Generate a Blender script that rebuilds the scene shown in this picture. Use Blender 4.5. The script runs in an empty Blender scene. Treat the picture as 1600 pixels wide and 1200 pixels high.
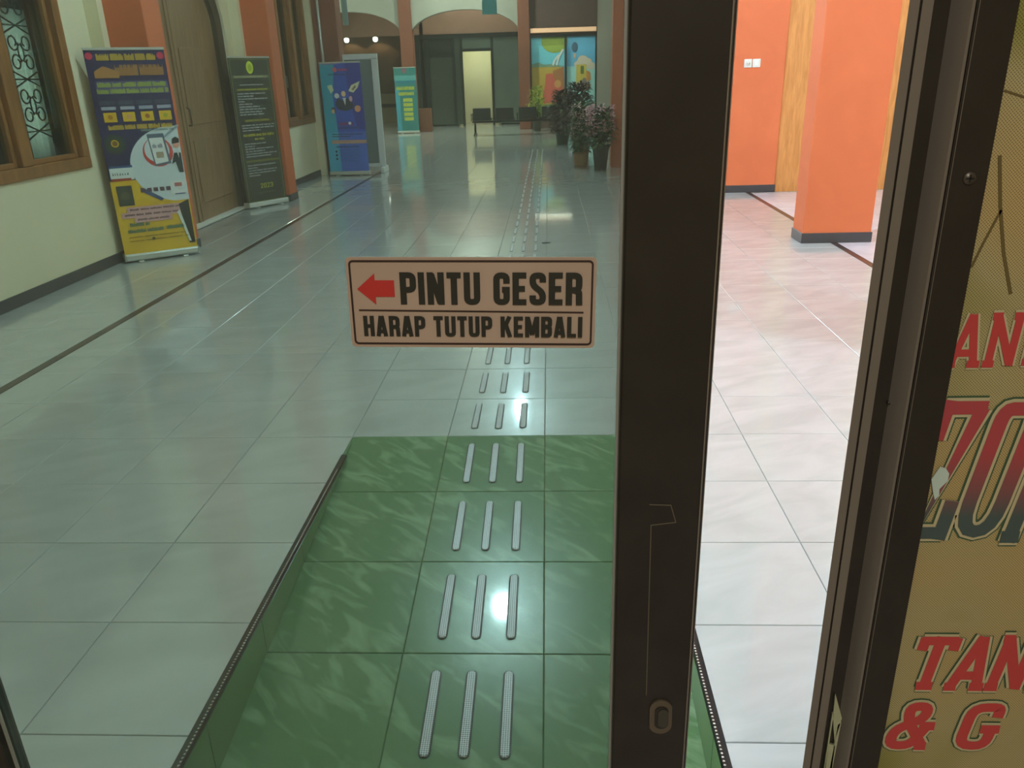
import bpy, bmesh, math, random
from mathutils import Vector, Matrix
random.seed(7)
SC = bpy.context.scene
COL = SC.collection
R = math.radians
# ------------------------------------------------------------ camera
def look(pitch, yaw, roll):
    cp, sp, cy, sy = math.cos(pitch), math.sin(pitch), math.cos(yaw), math.sin(yaw)
    fw = Vector((sy*cp, cy*cp, -sp)); rt = Vector((cy, -sy, 0)); up = rt.cross(fw)
    r = math.cos(roll)*rt + math.sin(roll)*up
    u = -math.sin(roll)*rt + math.cos(roll)*up
    return Matrix((r, u, -fw)).transposed()
cam = bpy.data.objects.new('camera', bpy.data.cameras.new('camera'))
COL.objects.link(cam)
cam.data.sensor_width = 36; cam.data.lens = 1232.86/1600*36
cam.data.clip_start = 0.02
cam.matrix_world = Matrix.Translation((0.4295, -2.9502, 1.3782)) @ look(R(21.267), R(-3.066), R(-1.726)).to_4x4()
SC.camera = cam
# ------------------------------------------------------------ light and exposure
SC.view_settings.view_transform = 'Standard'
SC.view_settings.look = 'None'
SC.view_settings.exposure = 0.0
SC.view_settings.gamma = 1
SC.view_settings.use_curve_mapping = False
W = bpy.data.worlds.new('night'); SC.world = W; W.use_nodes = True
W.node_tree.nodes['Background'].inputs[0].default_value = (0.75, 0.85, 0.8, 1)
W.node_tree.nodes['Background'].inputs[1].default_value = 0.1
# corridor lamps: (x, y, z, emission strength); each is built further down as a lamp thing
LAMPS = [(-0.12, 3.1, 4.86, 2500.0), (-0.2, 11.7, 4.86, 2200.0)]
SIDE_LAMPS = [(4.0, -0.35, 4.86, 1400.0), (4.9, 5.2, 4.86, 500.0)]
LAMP_R = 0.085
HALL_W = 300.0
ROOM_W = 33.0

def lin(c):
    return tuple(((v/255)/12.92 if v/255 <= 0.04045 else ((v/255+0.055)/1.055)**2.4) for v in c)
# ------------------------------------------------------------ materials
MATS = {}
def mat(name, rgb, rough=0.6, metal=0.0, spec=0.5, rgb2=None, scale=4.0, detail=4.0, bump=0.0, bscale=60.0, emit=None, stretch=None, lo=0.35, hi=0.65, dist=0.6, rot=0, per=False):
    if name in MATS: return MATS[name]
    m = bpy.data.materials.new(name); m.use_nodes = True
    nt = m.node_tree; b = nt.nodes['Principled BSDF']
    b.inputs['Base Color'].default_value = (*lin(rgb), 1)
    b.inputs['Roughness'].default_value = rough
    b.inputs['Metallic'].default_value = metal
    b.inputs['Specular IOR Level'].default_value = spec
    def co(sc, st=None):
        g = nt.nodes.new('ShaderNodeNewGeometry'); mp = nt.nodes.new('ShaderNodeMapping')
        nt.links.new(g.outputs['Position'], mp.inputs[0])
        if st: mp.inputs['Scale'].default_value = st
        if st and rot:
            m0 = nt.nodes.new('ShaderNodeMapping'); m0.inputs['Rotation'].default_value = (0, 0, R(rot)); nt.links.new(g.outputs['Position'], m0.inputs[0]); nt.links.new(m0.outputs[0], mp.inputs[0])
        if st and per:
            oi = nt.nodes.new('ShaderNodeObjectInfo'); mu_ = nt.nodes.new('ShaderNodeMath'); mu_.operation = 'MULTIPLY'; mu_.inputs[1].default_value = 37; nt.links.new(oi.outputs['Random'], mu_.inputs[0]); nt.links.new(mu_.outputs[0], mp.inputs['Location'])
        n = nt.nodes.new('ShaderNodeTexNoise'); n.inputs['Scale'].default_value = sc; n.inputs['Detail'].default_value = detail
        nt.links.new(mp.outputs[0], n.inputs['Vector']); return n
    if rgb2:
        n = co(scale, stretch); n.inputs['Distortion'].default_value = dist
        r = nt.nodes.new('ShaderNodeValToRGB'); e = r.color_ramp.elements
        e[0].position = lo; e[0].color = (*lin(rgb), 1); e[1].position = hi; e[1].color = (*lin(rgb2), 1)
        nt.links.new(n.outputs[0], r.inputs[0]); nt.links.new(r.outputs[0], b.inputs['Base Color'])
    if bump:
        n = co(bscale); bp = nt.nodes.new('ShaderNodeBump'); bp.inputs['Strength'].default_value = bump; bp.inputs['Distance'].default_value = 0.002
        nt.links.new(n.outputs[0], bp.inputs['Height']); nt.links.new(bp.outputs[0], b.inputs['Normal'])
    if emit:
        b.inputs['Emission Color'].default_value = (*lin(rgb), 1); b.inputs['Emission Strength'].default_value = emit
    MATS[name] = m; return m
M = {}
M['tile'] = mat('white floor tile', (202, 205, 205), 0.26, rgb2=(188, 192, 191), scale=3.0, spec=0.55, bump=0.025, bscale=9, stretch=(1, 2.5, 1), rot=-25, per=True)
M['tile_lilac'] = mat('lilac floor tile', (226, 214, 222), 0.2, rgb2=(214, 204, 212), scale=5)
M['grout'] = mat('grey tile grout', (160, 156, 150), 0.8)
M['green'] = mat('green marbled tile', (98, 138, 90), 0.26, rgb2=(160, 190, 150), scale=5.0, detail=10, lo=0.5, hi=0.74, stretch=(1.0, 3.0, 1.0), dist=1.1, rot=38, per=True, bump=0.025, bscale=9)
M['green_grout'] = mat('dark green grout', (92, 124, 88), 0.8)
M['cream'] = mat('cream painted wall', (250, 238, 204), 0.75, rgb2=(245, 232, 198), scale=1.5, bump=0.15, bscale=120)
M['greywall'] = mat('greyish painted wall', (180, 180, 170), 0.75, rgb2=(168, 168, 158), scale=1.2, bump=0.1)
M['orange'] = mat('orange painted pillar', (228, 120, 74), 0.65, rgb2=(220, 114, 70), scale=2.0, bump=0.15, bscale=120)
M['terra'] = mat('reddish brown painted column', (150, 88, 66), 0.6, rgb2=(138, 80, 60), scale=2.0)
M['ochre'] = mat('ochre grained wall', (226, 156, 88), 0.6, rgb2=(206, 136, 72), scale=9, stretch=(3, 3, 0.4), bump=0.1)
M['base'] = mat('dark baseboard tile', (70, 66, 70), 0.3)
M['line'] = mat('dark brown floor border', (88, 66, 60), 0.25, rgb2=(60, 50, 50), scale=6)
M['wood'] = mat('brown varnished wood', (170, 114, 64), 0.4, rgb2=(140, 92, 50), scale=5, stretch=(4, 4, 0.5))
M['doorwood'] = mat('dull brown door wood', (172, 136, 98), 0.5, rgb2=(148, 114, 80), scale=5, stretch=(4, 4, 0.4))
M['darkwood'] = mat('dark door frame wood', (74, 62, 46), 0.5)
M['iron'] = mat('dark wrought iron', (38, 46, 42), 0.5, metal=0.3)
M['bronze'] = mat('dark bronze aluminium', (52, 47, 42), 0.36, metal=0.25, spec=0.4, rgb2=(46, 41, 37), scale=12)
M['bronze_lit_edge'] = mat('lit bronze aluminium edge', (140, 130, 120), 0.3, metal=0.5)  # brighter bronze: the light along the stile edge put into colour
M['black'] = mat('black plastic', (26, 27, 28), 0.45)
M['gasket'] = mat('pale glazing gasket', (150, 150, 140), 0.6)
M['steel'] = mat('studded steel', (170, 165, 165), 0.45, metal=0.35)
M['screw'] = mat('dull steel screw', (92, 84, 76), 0.4, metal=0.6)
M['strike'] = mat('cream plated strike plate', (196, 200, 168), 0.3, metal=0.6)
M['trim'] = mat('black edge trim', (14, 14, 15), 0.2)
M['dots'] = mat('silver beading', (235, 230, 235), 0.15, metal=0.9)
M['alu'] = mat('satin aluminium', (215, 218, 212), 0.35, metal=0.5)
M['white'] = mat('white plastic', (236, 236, 230), 0.4)
M['plaster'] = mat('white ceiling plaster', (236, 234, 226), 0.8, rgb2=(228, 226, 218), scale=1.0)
M['dim'] = mat('interior painted dark', (44, 48, 46), 0.8)
M['pale'] = mat('pale curtain', (206, 216, 206), 0.8)
def sheer():
    nt = M['pale'].node_tree; b = nt.nodes['Principled BSDF']; o = nt.nodes['Material Output']; t = nt.nodes.new('ShaderNodeBsdfTranslucent'); t.inputs[0].default_value = (0.6, 0.68, 0.62, 1)
    mx = nt.nodes.new('ShaderNodeMixShader'); mx.inputs[0].default_value = 0.6; nt.links.new(b.outputs[0], mx.inputs[1]); nt.links.new(t.outputs[0], mx.inputs[2]); nt.links.new(mx.outputs[0], o.inputs[0])
sheer()
M['teal'] = mat('teal paint', (70, 140, 136), 0.6)
M['brownwall'] = mat('brown clad wall', (150, 112, 84), 0.6, rgb2=(132, 98, 74), scale=3)
M['mauve'] = mat('mauve brown wall', (112, 84, 78), 0.7, rgb2=(100, 76, 72), scale=2)
M['pinkwall'] = mat('pinkish wall', (196, 150, 130), 0.7, rgb2=(180, 138, 120), scale=2)
M['frost'] = mat('grey green frosted panel', (112, 126, 114), 0.4, rgb2=(100, 114, 104), scale=2)
M['frost2'] = mat('dark green grey panel', (66, 76, 68), 0.4)
M['darkalu'] = mat('dark grey aluminium', (42, 48, 46), 0.4, metal=0.3)
M['counter'] = mat('beige counter', (172, 158, 126), 0.5)
M['signplate'] = mat('beige sign plate', (188, 164, 146), 0.45, rgb2=(182, 158, 140), scale=6)
M['signink'] = mat('black sign ink', (40, 40, 34), 0.5)
M['signrule'] = mat('dark brown sign rule', (52, 34, 30), 0.5)
M['signred'] = mat('red sign ink', (196, 52, 48), 0.5)
for k_ in ('tile', 'green'):
    b_ = M[k_].node_tree.nodes['Principled BSDF']; b_.inputs['Coat Weight'].default_value = 0.85; b_.inputs['Coat Roughness'].default_value = 0.055; b_.inputs['Coat IOR'].default_value = 1.45
    b_.inputs['Specular IOR Level'].default_value = 0.35
def P(rgb, rough=0.45):
    c = tuple(min(248, int(v*1.18)) for v in rgb)
    return mat('print %d %d %d' % rgb, c, rough)

def studs():
    # the stamped dot pattern of the tactile strips: 4.5 mm pits in the steel
    m = M['steel']; nt = m.node_tree; b = nt.nodes['Principled BSDF']
    tc = nt.nodes.new('ShaderNodeTexCoord'); v = nt.nodes.new('ShaderNodeTexVoronoi'); v.inputs['Scale'].default_value = 1
    mp = nt.nodes.new('ShaderNodeMapping'); mp.inputs['Scale'].default_value = (170, 170, 1)
    v.inputs['Randomness'].default_value = 0.0
    r = nt.nodes.new('ShaderNodeValToRGB'); e = r.color_ramp.elements
    e[0].position = 0.2; e[0].color = (0.08, 0.085, 0.085, 1); e[1].position = 0.45; e[1].color = (0.72, 0.7, 0.72, 1)
    nt.links.new(tc.outputs['Object'], mp.inputs[0]); nt.links.new(mp.outputs[0], v.inputs['Vector'])
    nt.links.new(v.outputs['Distance'], r.inputs[0]); nt.links.new(r.outputs[0], b.inputs['Base Color'])
studs()

def glass(name, tint, dirt=0.0, rough=0.0, dirtcol=(200, 205, 190)):
    m = bpy.data.materials.new(name); m.use_nodes = True; nt = m.node_tree
    for n in list(nt.nodes): nt.nodes.remove(n)
    o = nt.nodes.new('ShaderNodeOutputMaterial'); t = nt.nodes.new('ShaderNodeBsdfTransparent'); t.inputs[0].default_value = (*tint, 1)
    g = nt.nodes.new('ShaderNodeBsdfGlossy'); g.inputs['Roughness'].default_value = rough; g.inputs[0].default_value = (0.9, 0.95, 0.92, 1)
    f = nt.nodes.new('ShaderNodeFresnel'); f.inputs[0].default_value = 1.45
    mx = nt.nodes.new('ShaderNodeMixShader')
    gb = nt.nodes.new('ShaderNodeNewGeometry'); iv = nt.nodes.new('ShaderNodeMath'); iv.operation = 'SUBTRACT'; iv.inputs[0].default_value = 1
    nt.links.new(gb.outputs['Backfacing'], iv.inputs[1]); fm_ = nt.nodes.new('ShaderNodeMath'); fm_.operation = 'MULTIPLY'
    nt.links.new(f.outputs[0], fm_.inputs[0]); nt.links.new(iv.outputs[0], fm_.inputs[1])
    nt.links.new(fm_.outputs[0], mx.inputs[0]); nt.links.new(t.outputs[0], mx.inputs[1]); nt.links.new(g.outputs[0], mx.inputs[2])
    last = mx
    if dirt:
        d = nt.nodes.new('ShaderNodeBsdfTranslucent'); d.inputs[0].default_value = (*lin(dirtcol), 1)
        n = nt.nodes.new('ShaderNodeTexNoise'); n.inputs['Scale'].default_value = 5; n.inputs['Detail'].default_value = 6
        gm = nt.nodes.new('ShaderNodeNewGeometry'); nt.links.new(gm.outputs['Position'], n.inputs['Vector'])
        ml = nt.nodes.new('ShaderNodeMath'); ml.operation = 'MULTIPLY'; ml.inputs[1].default_value = dirt*2
        nt.links.new(n.outputs[0], ml.inputs[0])
        m2 = nt.nodes.new('ShaderNodeMixShader'); nt.links.new(ml.outputs[0], m2.inputs[0])
        nt.links.new(mx.outputs[0], m2.inputs[1]); nt.links.new(d.outputs[0], m2.inputs[2]); last = m2
    nt.links.new(last.outputs[0], o.inputs[0]); MATS[name] = m; return m
M['glass'] = glass('green tinted door glass', (0.50, 0.558, 0.51), dirt=0.03)
M['winglass'] = glass('clear window glass', (0.8, 0.86, 0.84), dirt=0.02)

# ------------------------------------------------------------ mesh builder
class MB:
    def __init__(s): s.v = []; s.f = []; s.m = []; s.mats = []; s.smooth = []
    def mi(s, m):
        if m not in s.mats: s.mats.append(m)
        return s.mats.index(m)
    def add(s, vs, fs, m, sm=False):
        o = len(s.v); s.v += [tuple(v) for v in vs]; k = s.mi(m)
        for f in fs: s.f.append([o+i for i in f]); s.m.append(k); s.smooth.append(sm)
    def box(s, a, b, m, ch=0.0):
        (x0, y0, z0), (x1, y1, z1) = a, b
        if x0 > x1: x0, x1 = x1, x0
        if y0 > y1: y0, y1 = y1, y0
        if z0 > z1: z0, z1 = z1, z0
        if ch <= 0:
            s.add([(x0,y0,z0),(x1,y0,z0),(x1,y1,z0),(x0,y1,z0),(x0,y0,z1),(x1,y0,z1),(x1,y1,z1),(x0,y1,z1)],
                  [(0,3,2,1),(4,5,6,7),(0,1,5,4),(1,2,6,5),(2,3,7,6),(3,0,4,7)], m)
            return s
        c = min(ch, (x1-x0)/2.2, (y1-y0)/2.2, (z1-z0)/2.2)
        bm = bmesh.new(); bmesh.ops.create_cube(bm, size=1)
        for v in bm.verts: v.co = Vector(((x0+x1)/2+v.co.x*(x1-x0), (y0+y1)/2+v.co.y*(y1-y0), (z0+z1)/2+v.co.z*(z1-z0)))
        bmesh.ops.bevel(bm, geom=bm.edges[:], offset=c, segments=1, affect='EDGES')
        bm.verts.index_update()
        s.add([v.co[:] for v in bm.verts], [[v.index for v in f.verts] for f in bm.faces], m); bm.free(); return s
    def prism(s, pts, y0, y1, m, plane='xz'):
        # polygon given in two coordinates, pushed along the third
        n = len(pts)
        def p(a, b, c): return {'xz': (a, c, b), 'yz': (c, a, b), 'xy': (a, b, c)}[plane]
        s.add([p(a, b, y0) for a, b in pts] + [p(a, b, y1) for a, b in pts],
              [tuple(range(n)), tuple(range(2*n-1, n-1, -1))] + [(i, (i+1) % n, n+(i+1) % n, n+i) for i in range(n)], m); return s
    def tube(s, path, r, m, n=8, closed=False, caps=True):
        path = [Vector(p) for p in path]; rs = r if isinstance(r, (list, tuple)) else [r]*len(path); vs = []; fs = []
        L = len(path)
        for i, p in enumerate(path):
            if closed: t = path[(i+1) % L]-path[i-1]
            else: t = path[min(i+1, L-1)]-path[max(i-1, 0)]
            t.normalize(); a = Vector((0, 0, 1)) if abs(t.z) < 0.9 else Vector((1, 0, 0))
            u = t.cross(a).normalized(); w = t.cross(u)
            for k in range(n):
                q = 2*math.pi*k/n; vs.append(p+rs[i]*(math.cos(q)*u+math.sin(q)*w))
        for i in range(L if closed else L-1):
            j = (i+1) % L
            for k in range(n): fs.append((i*n+k, i*n+(k+1) % n, j*n+(k+1) % n, j*n+k))
        if caps and not closed: fs += [tuple(range(n)), tuple(range(L*n-1, L*n-n-1, -1))]
        s.add(vs, fs, m, True); return s
    def lathe(s, prof, c, m, n=20):
        vs = []; fs = []
        for r, z in prof:
            for k in range(n):
                q = 2*math.pi*k/n; vs.append((c[0]+r*math.cos(q), c[1]+r*math.sin(q), c[2]+z))
        for i in range(len(prof)-1):
            for k in range(n): fs.append((i*n+k, i*n+(k+1) % n, (i+1)*n+(k+1) % n, (i+1)*n+k))
        fs += [tuple(range(n-1, -1, -1)), tuple(range((len(prof)-1)*n, len(prof)*n))]
        s.add(vs, fs, m, True); return s
    def build(s, name, parent=None, loc=None, mesh_only=False):
        me = bpy.data.meshes.new(name); me.from_pydata(s.v, [], s.f)
        for m in s.mats: me.materials.append(m)
        for p, k, sm in zip(me.polygons, s.m, s.smooth): p.material_index = k; p.use_smooth = sm
        bm = bmesh.new(); bm.from_mesh(me); bmesh.ops.recalc_face_normals(bm, faces=bm.faces[:]); bm.to_mesh(me); bm.free()
        if mesh_only: return me
        return link(name, me, parent, loc)
def link(name, me, parent=None, loc=None):
    o = bpy.data.objects.new(name, me); COL.objects.link(o)
    if parent: o.parent = parent
    if loc: o.location = loc
    return o
def tag(o, label=None, cat=None, group=None, kind=None):
    if label: o['label'] = label
    if cat: o['category'] = cat
    if group: o['group'] = group
    if kind: o['kind'] = kind
    return o
def empty(name, loc=(0, 0, 0), rz=0.0, **k):
    o = bpy.data.objects.new(name, None); o.empty_display_size = 0.1; COL.objects.link(o); o.location = loc; o.rotation_euler = (0, 0, rz)
    return tag(o, **k)
def struct(name, mb, label, cat='structure', parent=None):
    return tag(mb.build(name, parent), label, cat, kind='structure')
def B(a, b, m, ch=0.0): return MB().box(a, b, m, ch)

# strokes for lettering: mitred ribbons
def rp(pts, r, seg=4):
    out = [pts[0]]
    for i in range(1, len(pts)-1):
        a, b, c = Vector(pts[i-1]), Vector(pts[i]), Vector(pts[i+1]); d1 = (a-b); d2 = (c-b)
        q = min(r, d1.length/2, d2.length/2); p1 = b+d1.normalized()*q; p2 = b+d2.normalized()*q
        for k in range(seg+1):
            t = k/seg; out.append(tuple((1-t)**2*p1+2*t*(1-t)*b+t*t*p2))
    out.append(pts[-1]); return out
def ribbon(pts, w, closed=False):
    P2 = [Vector(p) for p in pts]; P2 = [p for i, p in enumerate(P2) if i == 0 or (p-P2[i-1]).length > 1e-6]
    if closed and (P2[0]-P2[-1]).length < 1e-6: P2.pop()
    n = len(P2); Lf = []; Rt = []
    for i in range(n):
        if closed: a, b = P2[i]-P2[i-1], P2[(i+1) % n]-P2[i]
        else: a = P2[i]-P2[i-1] if i else P2[1]-P2[0]; b = P2[i+1]-P2[i] if i < n-1 else a
        a = a.normalized(); b = b.normalized(); na = Vector((-a.y, a.x)); nb = Vector((-b.y, b.x)); mm = na+nb
        mm = mm/max(mm.length, 1e-6); k = w/2/max(mm.dot(na), 0.45); Lf.append(P2[i]+mm*k); Rt.append(P2[i]-mm*k)
    rng = range(n) if closed else range(n-1)
    return [(Lf[i], Lf[(i+1) % n], Rt[(i+1) % n], Rt[i]) for i in rng]
def ell(cx, cy, rx, ry, n=20, a0=0, a1=360):
    return [(cx+rx*math.cos(R(a0+(a1-a0)*k/n)), cy+ry*math.sin(R(a0+(a1-a0)*k/n))) for k in range(n if a1-a0 == 360 else n+1)]
S_ = 0.18; L_, R_, Bt, Tp = 0.09, 0.37, 0.09, 0.91
G = {
 'P': (0.44, [[(L_,0),(L_,1)], rp([(L_,Tp),(R_,Tp),(R_,.46),(L_,.46)], .13)]),
 'I': (0.18, [[(L_,0),(L_,1)]]),
 'N': (0.48, [[(L_,0),(L_,1)], [(.39,0),(.39,1)], [(.12,.95),(.36,.05)]]),
 'T': (0.40, [[(.2,0),(.2,1)], [(0,Tp),(.4,Tp)]]),
 'U': (0.46, [rp([(L_,1),(L_,Bt),(R_,Bt),(R_,1)], .13)]),
 'G': (0.46, [rp([(R_,.66),(R_,Tp),(L_,Tp),(L_,Bt),(R_,Bt),(R_,.53)], .13), [(.46,.47),(.24,.47)]]),
 'E': (0.40, [[(L_,0),(L_,1)], [(.1,Tp),(.39,Tp)], [(.1,.5),(.35,.5)], [(.1,Bt),(.39,Bt)]]),
 'S': (0.46, [rp([(R_,.70),(R_,Tp),(L_,Tp),(L_,.62),(R_,.38),(R_,Bt),(L_,Bt),(L_,.30)], .13)]),
 'R': (0.46, [[(L_,0),(L_,1)], rp([(L_,Tp),(R_,Tp),(R_,.47),(L_,.47)], .13), rp([(.2,.47),(R_,.43),(.38,0)], .08)]),
 'H': (0.46, [[(L_,0),(L_,1)], [(R_,0),(R_,1)], [(L_,.5),(R_,.5)]]),
 'A': (0.48, [[(.08,0),(.22,1)], [(.40,0),(.26,1)], [(.12,.24),(.36,.24)]]),
 'K': (0.48, [[(L_,0),(L_,1)], [(.14,.40),(.38,1)], [(.22,.62),(.40,0)]]),
 'M': (0.60, [[(L_,0),(L_,1)], [(.51,0),(.51,1)], [(.12,.97),(.30,.12)], [(.48,.97),(.30,.12)]]),
 'B': (0.46, [[(L_,0),(L_,1)], rp([(L_,Tp),(R_,Tp),(R_,.53),(L_,.53)], .1), rp([(L_,.5),(R_,.5),(R_,Bt),(L_,Bt)], .1)]),
 'L': (0.38, [[(L_,0),(L_,1)], [(.1,Bt),(.38,Bt)]]),
 'D': (0.46, [[(L_,0),(L_,1)], rp([(L_,Tp),(R_,Tp),(R_,Bt),(L_,Bt)], .14)]),
 '2': (0.44, [rp([(L_,.68),(L_,Tp),(R_,Tp),(R_,.6),(L_,.12),(L_,Bt)], .12), [(.02,Bt),(.44,Bt)]]),
 '0': (0.46, [rp([(.23,Tp),(R_,Tp),(R_,Bt),(L_,Bt),(L_,Tp),(.23,Tp)], .13)]),
 '3': (0.44, [rp([(L_,.72),(L_,Tp),(R_,Tp),(R_,.52),(.18,.5)], .1), rp([(.18,.5),(R_,.5),(R_,Bt),(L_,Bt),(L_,.28)], .1)]),
 'O': (0.46, [rp([(.23,Tp),(R_,Tp),(R_,Bt),(L_,Bt),(L_,Tp),(.23,Tp)], .13)]),
 ' ': (0.22, [])}
def lettering(mb, text, x0, z0, x1, h, y0, y1, m, stroke=S_, gap=0.075):
    tot = sum(G[c][0] for c in text)+gap*(len(text)-1); sx = (x1-x0)/tot; x = x0
    for c in text:
        w, strokes = G[c]
        for st in strokes:
            for q in ribbon(st, stroke):
                mb.add([(x+p.x*sx, y0, z0+p.y*h) for p in q], [(0, 1, 2, 3)], m)
            y0 -= 4e-5
        x += (w+gap)*sx

# ------------------------------------------------------------ the setting: floor of single tiles
T = 0.4
SIDE_T = 0.002
def tile_mesh(w, d, m, name, th=0.012):
    g = 0.0011; c = 0.0018; x, y = w/2-g, d/2-g
    mb = MB()
    v = [(-x,-y,-th),(x,-y,-th),(x,y,-th),(-x,y,-th),(-x,-y,-c*0.7),(x,-y,-c*0.7),(x,y,-c*0.7),(-x,y,-c*0.7),
         (-x+c,-y+c,0),(x-c,-y+c,0),(x-c,y-c,0),(-x+c,y-c,0)]
    f = [(8,9,10,11)]+[(i,(i+1)%4,4+(i+1)%4,4+i) for i in range(4)]+[(4+i,4+(i+1)%4,8+(i+1)%4,8+i) for i in range(4)]
    mb.add(v, f, m); return mb
fl = MB()
GZ = -0.0045
for a, b in (((-3.4, -2.05), (-0.4, 0)), ((0.8, -2.05), (7.0, 0)), ((-3.4, 0), (7.0, 10.4)), ((-9.0, 10.4), (2.2, 28.5))):
    fl.box((a[0], a[1], -0.32 if b[1] == 0 else -0.1), (b[0], b[1], GZ), M['grout'])
floor = struct('floor', fl, 'glossy white tiled corridor floor running to the far hall', 'floor')
xs_mid = [-2.27]+[T*k for k in range(-5, 7)]+[2.79]
cols = [(xs_mid[i], xs_mid[i+1], M['tile']) for i in range(len(xs_mid)-1)]
cols += [(-3.22, -2.75, M['tile']), (-2.75, -2.33, M['tile'])]
cols_r = [(2.85+0.4*k, 3.25+0.4*k, M['tile_lilac']) for k in range(0, 5)]
cells = []
for r in range(-5, 57):
    y0, y1 = r*T, (r+1)*T
    for c in cols + (cols_r if y1 < 7.0 else []):
        x0, x1, m = c
        if r < 0 and x0 >= -0.401 and x1 <= 0.801: continue
        if y0 >= 10.0 and x0 < -2.2: continue
        if y0 >= 10.0 and x1 > 2.0: continue
        cells.append((x0, x1, y0, y1, m))
for r in range(25, 70):       # the hall beyond the third pillar, wider to the left
    for k in range(-22, -5):
        cells.append((k*T, (k+1)*T, r*T, (r+1)*T, M['tile']))
for r in range(25, 26): cells += [(x0, x1, 10.0, 10.4, m) for x0, x1, m in []]
def seen(c):
    return -1
fwv = cam.matrix_world.to_3x3() @ Vector((0, 0, -1))
inv = cam.matrix_world.inverted()
def inview(x, y, z=0):
    p = inv @ Vector((x, y, z))
    if p.z > -0.05: return False
    u = 1232.86*p.x/-p.z; v = 1232.86*p.y/-p.z
    return abs(u) < 860 and abs(v) < 660
cells.sort(key=lambda c: (not inview((c[0]+c[1])/2, (c[2]+c[3])/2), ((c[0]+c[1])/2-0.43)**2+((c[2]+c[3])/2+2.95)**2))
cache = {}
far = MB()
for i, (x0, x1, y0, y1, m) in enumerate(cells):
    w, d = round(x1-x0, 4), round(y1-y0, 4)
    if i < 300:
        k = (w, d, m.name)
        if k not in cache: cache[k] = tile_mesh(w, d, m, 'floor_tile').build('floor_tile', mesh_only=True)
        link('floor_tile', cache[k], floor, ((x0+x1)/2, (y0+y1)/2, random.uniform(-0.0003, 0.0003)))
    else:
        t = tile_mesh(w, d, m, 'floor_tile', 0.0045)
        far.add([(a+(x0+x1)/2, b+(y0+y1)/2, c) for a, b, c in t.v], t.f, m)
tag(far.build('distant_floor_tiles', floor), kind='stuff')
struct('trim_1', B((-2.325, -2.05, -0.02), (-2.275, 10.6, 0.0004), M['line']), 'dark brown border line in the floor along the left side', 'floor border')
struct('trim_2', B((2.795, -2.05, -0.02), (2.845, 10.0, 0.0004), M['line']), 'dark brown border line in the floor under the orange pillars', 'floor border')

# tactile strips: a capsule bar, bevelled
def strip_mesh():
    mb = MB(); n = 6; w = 0.0125; L = 0.135-w
    def ring(rw, z):
        o = []
        for k in range(n+1): a = math.pi*k/n; o.append((rw*math.cos(a), L+rw*math.sin(a), z))
        for k in range(n+1): a = math.pi+math.pi*k/n; o.append((rw*math.cos(a), -L+rw*math.sin(a), z))
        return o
    a, b, c = ring(w, 0), ring(w, 0.003), ring(w-0.0025, 0.005); N = len(a)
    mb.add(a+b+c, [(i, (i+1) % N, N+(i+1) % N, N+i) for i in range(N)]+[(N+i, N+(i+1) % N, 2*N+(i+1) % N, 2*N+i) for i in range(N)]+[tuple(range(2*N, 3*N))], M['steel'])
    e, f = ring(w+0.003, 0.0003), ring(w+0.003, 0.0012)
    mb.add(e+f, [(i, (i+1) % N, N+(i+1) % N, N+i) for i in range(N)]+[tuple(range(N, 2*N))], M['black'])
    return mb.build('tactile_strip', mesh_only=True)
STRIP = strip_mesh()
SX = (0.105, 0.203, 0.305)
for r in range(0, 34):
    for x in SX:
        link('tactile_strip', STRIP, floor, (x+random.uniform(-.003, .003), r*T+0.205+random.uniform(-.004, .004), 0.0))

# ------------------------------------------------------------ green ramp, going down towards the door
SL = 0.12
rampmb = MB(); YE = -2.05
rampmb.prism([(0, GZ), (YE, YE*SL+GZ), (YE, -0.4), (0, -0.4)], -0.4, 0.8, M['green_grout'], 'yz')
ramp = tag(rampmb.build('ramp'), 'green marbled tile ramp sloping down to the glass door', 'ramp', kind='structure')
ang = math.atan(SL); pitch = 0.385
rt = {}
for r in range(6):
    d = pitch if r < 5 else 2.05-5*pitch
    for k in range(3):
        key = round(d, 3)
        if key not in rt: rt[key] = tile_mesh(T, d/math.cos(ang), M['green'], 'ramp_tile').build('ramp_tile', mesh_only=True)
        yc = -(pitch*r+d/2); o = link('ramp_tile', rt[key], ramp, (-0.2+T*k, yc, yc*SL+0.0)); o.rotation_euler = (ang, 0, 0)
    if r < 5:
        for x in SX:
            yc = -(pitch*r+pitch/2)-0.005; o = link('tactile_strip', STRIP, ramp, (x, yc, yc*SL+0.0005)); o.rotation_euler = (ang, 0, 0)
M['green_side'] = mat('darker green side tile', (96, 138, 84), 0.35, rgb2=(112, 152, 98), scale=5)
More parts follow.
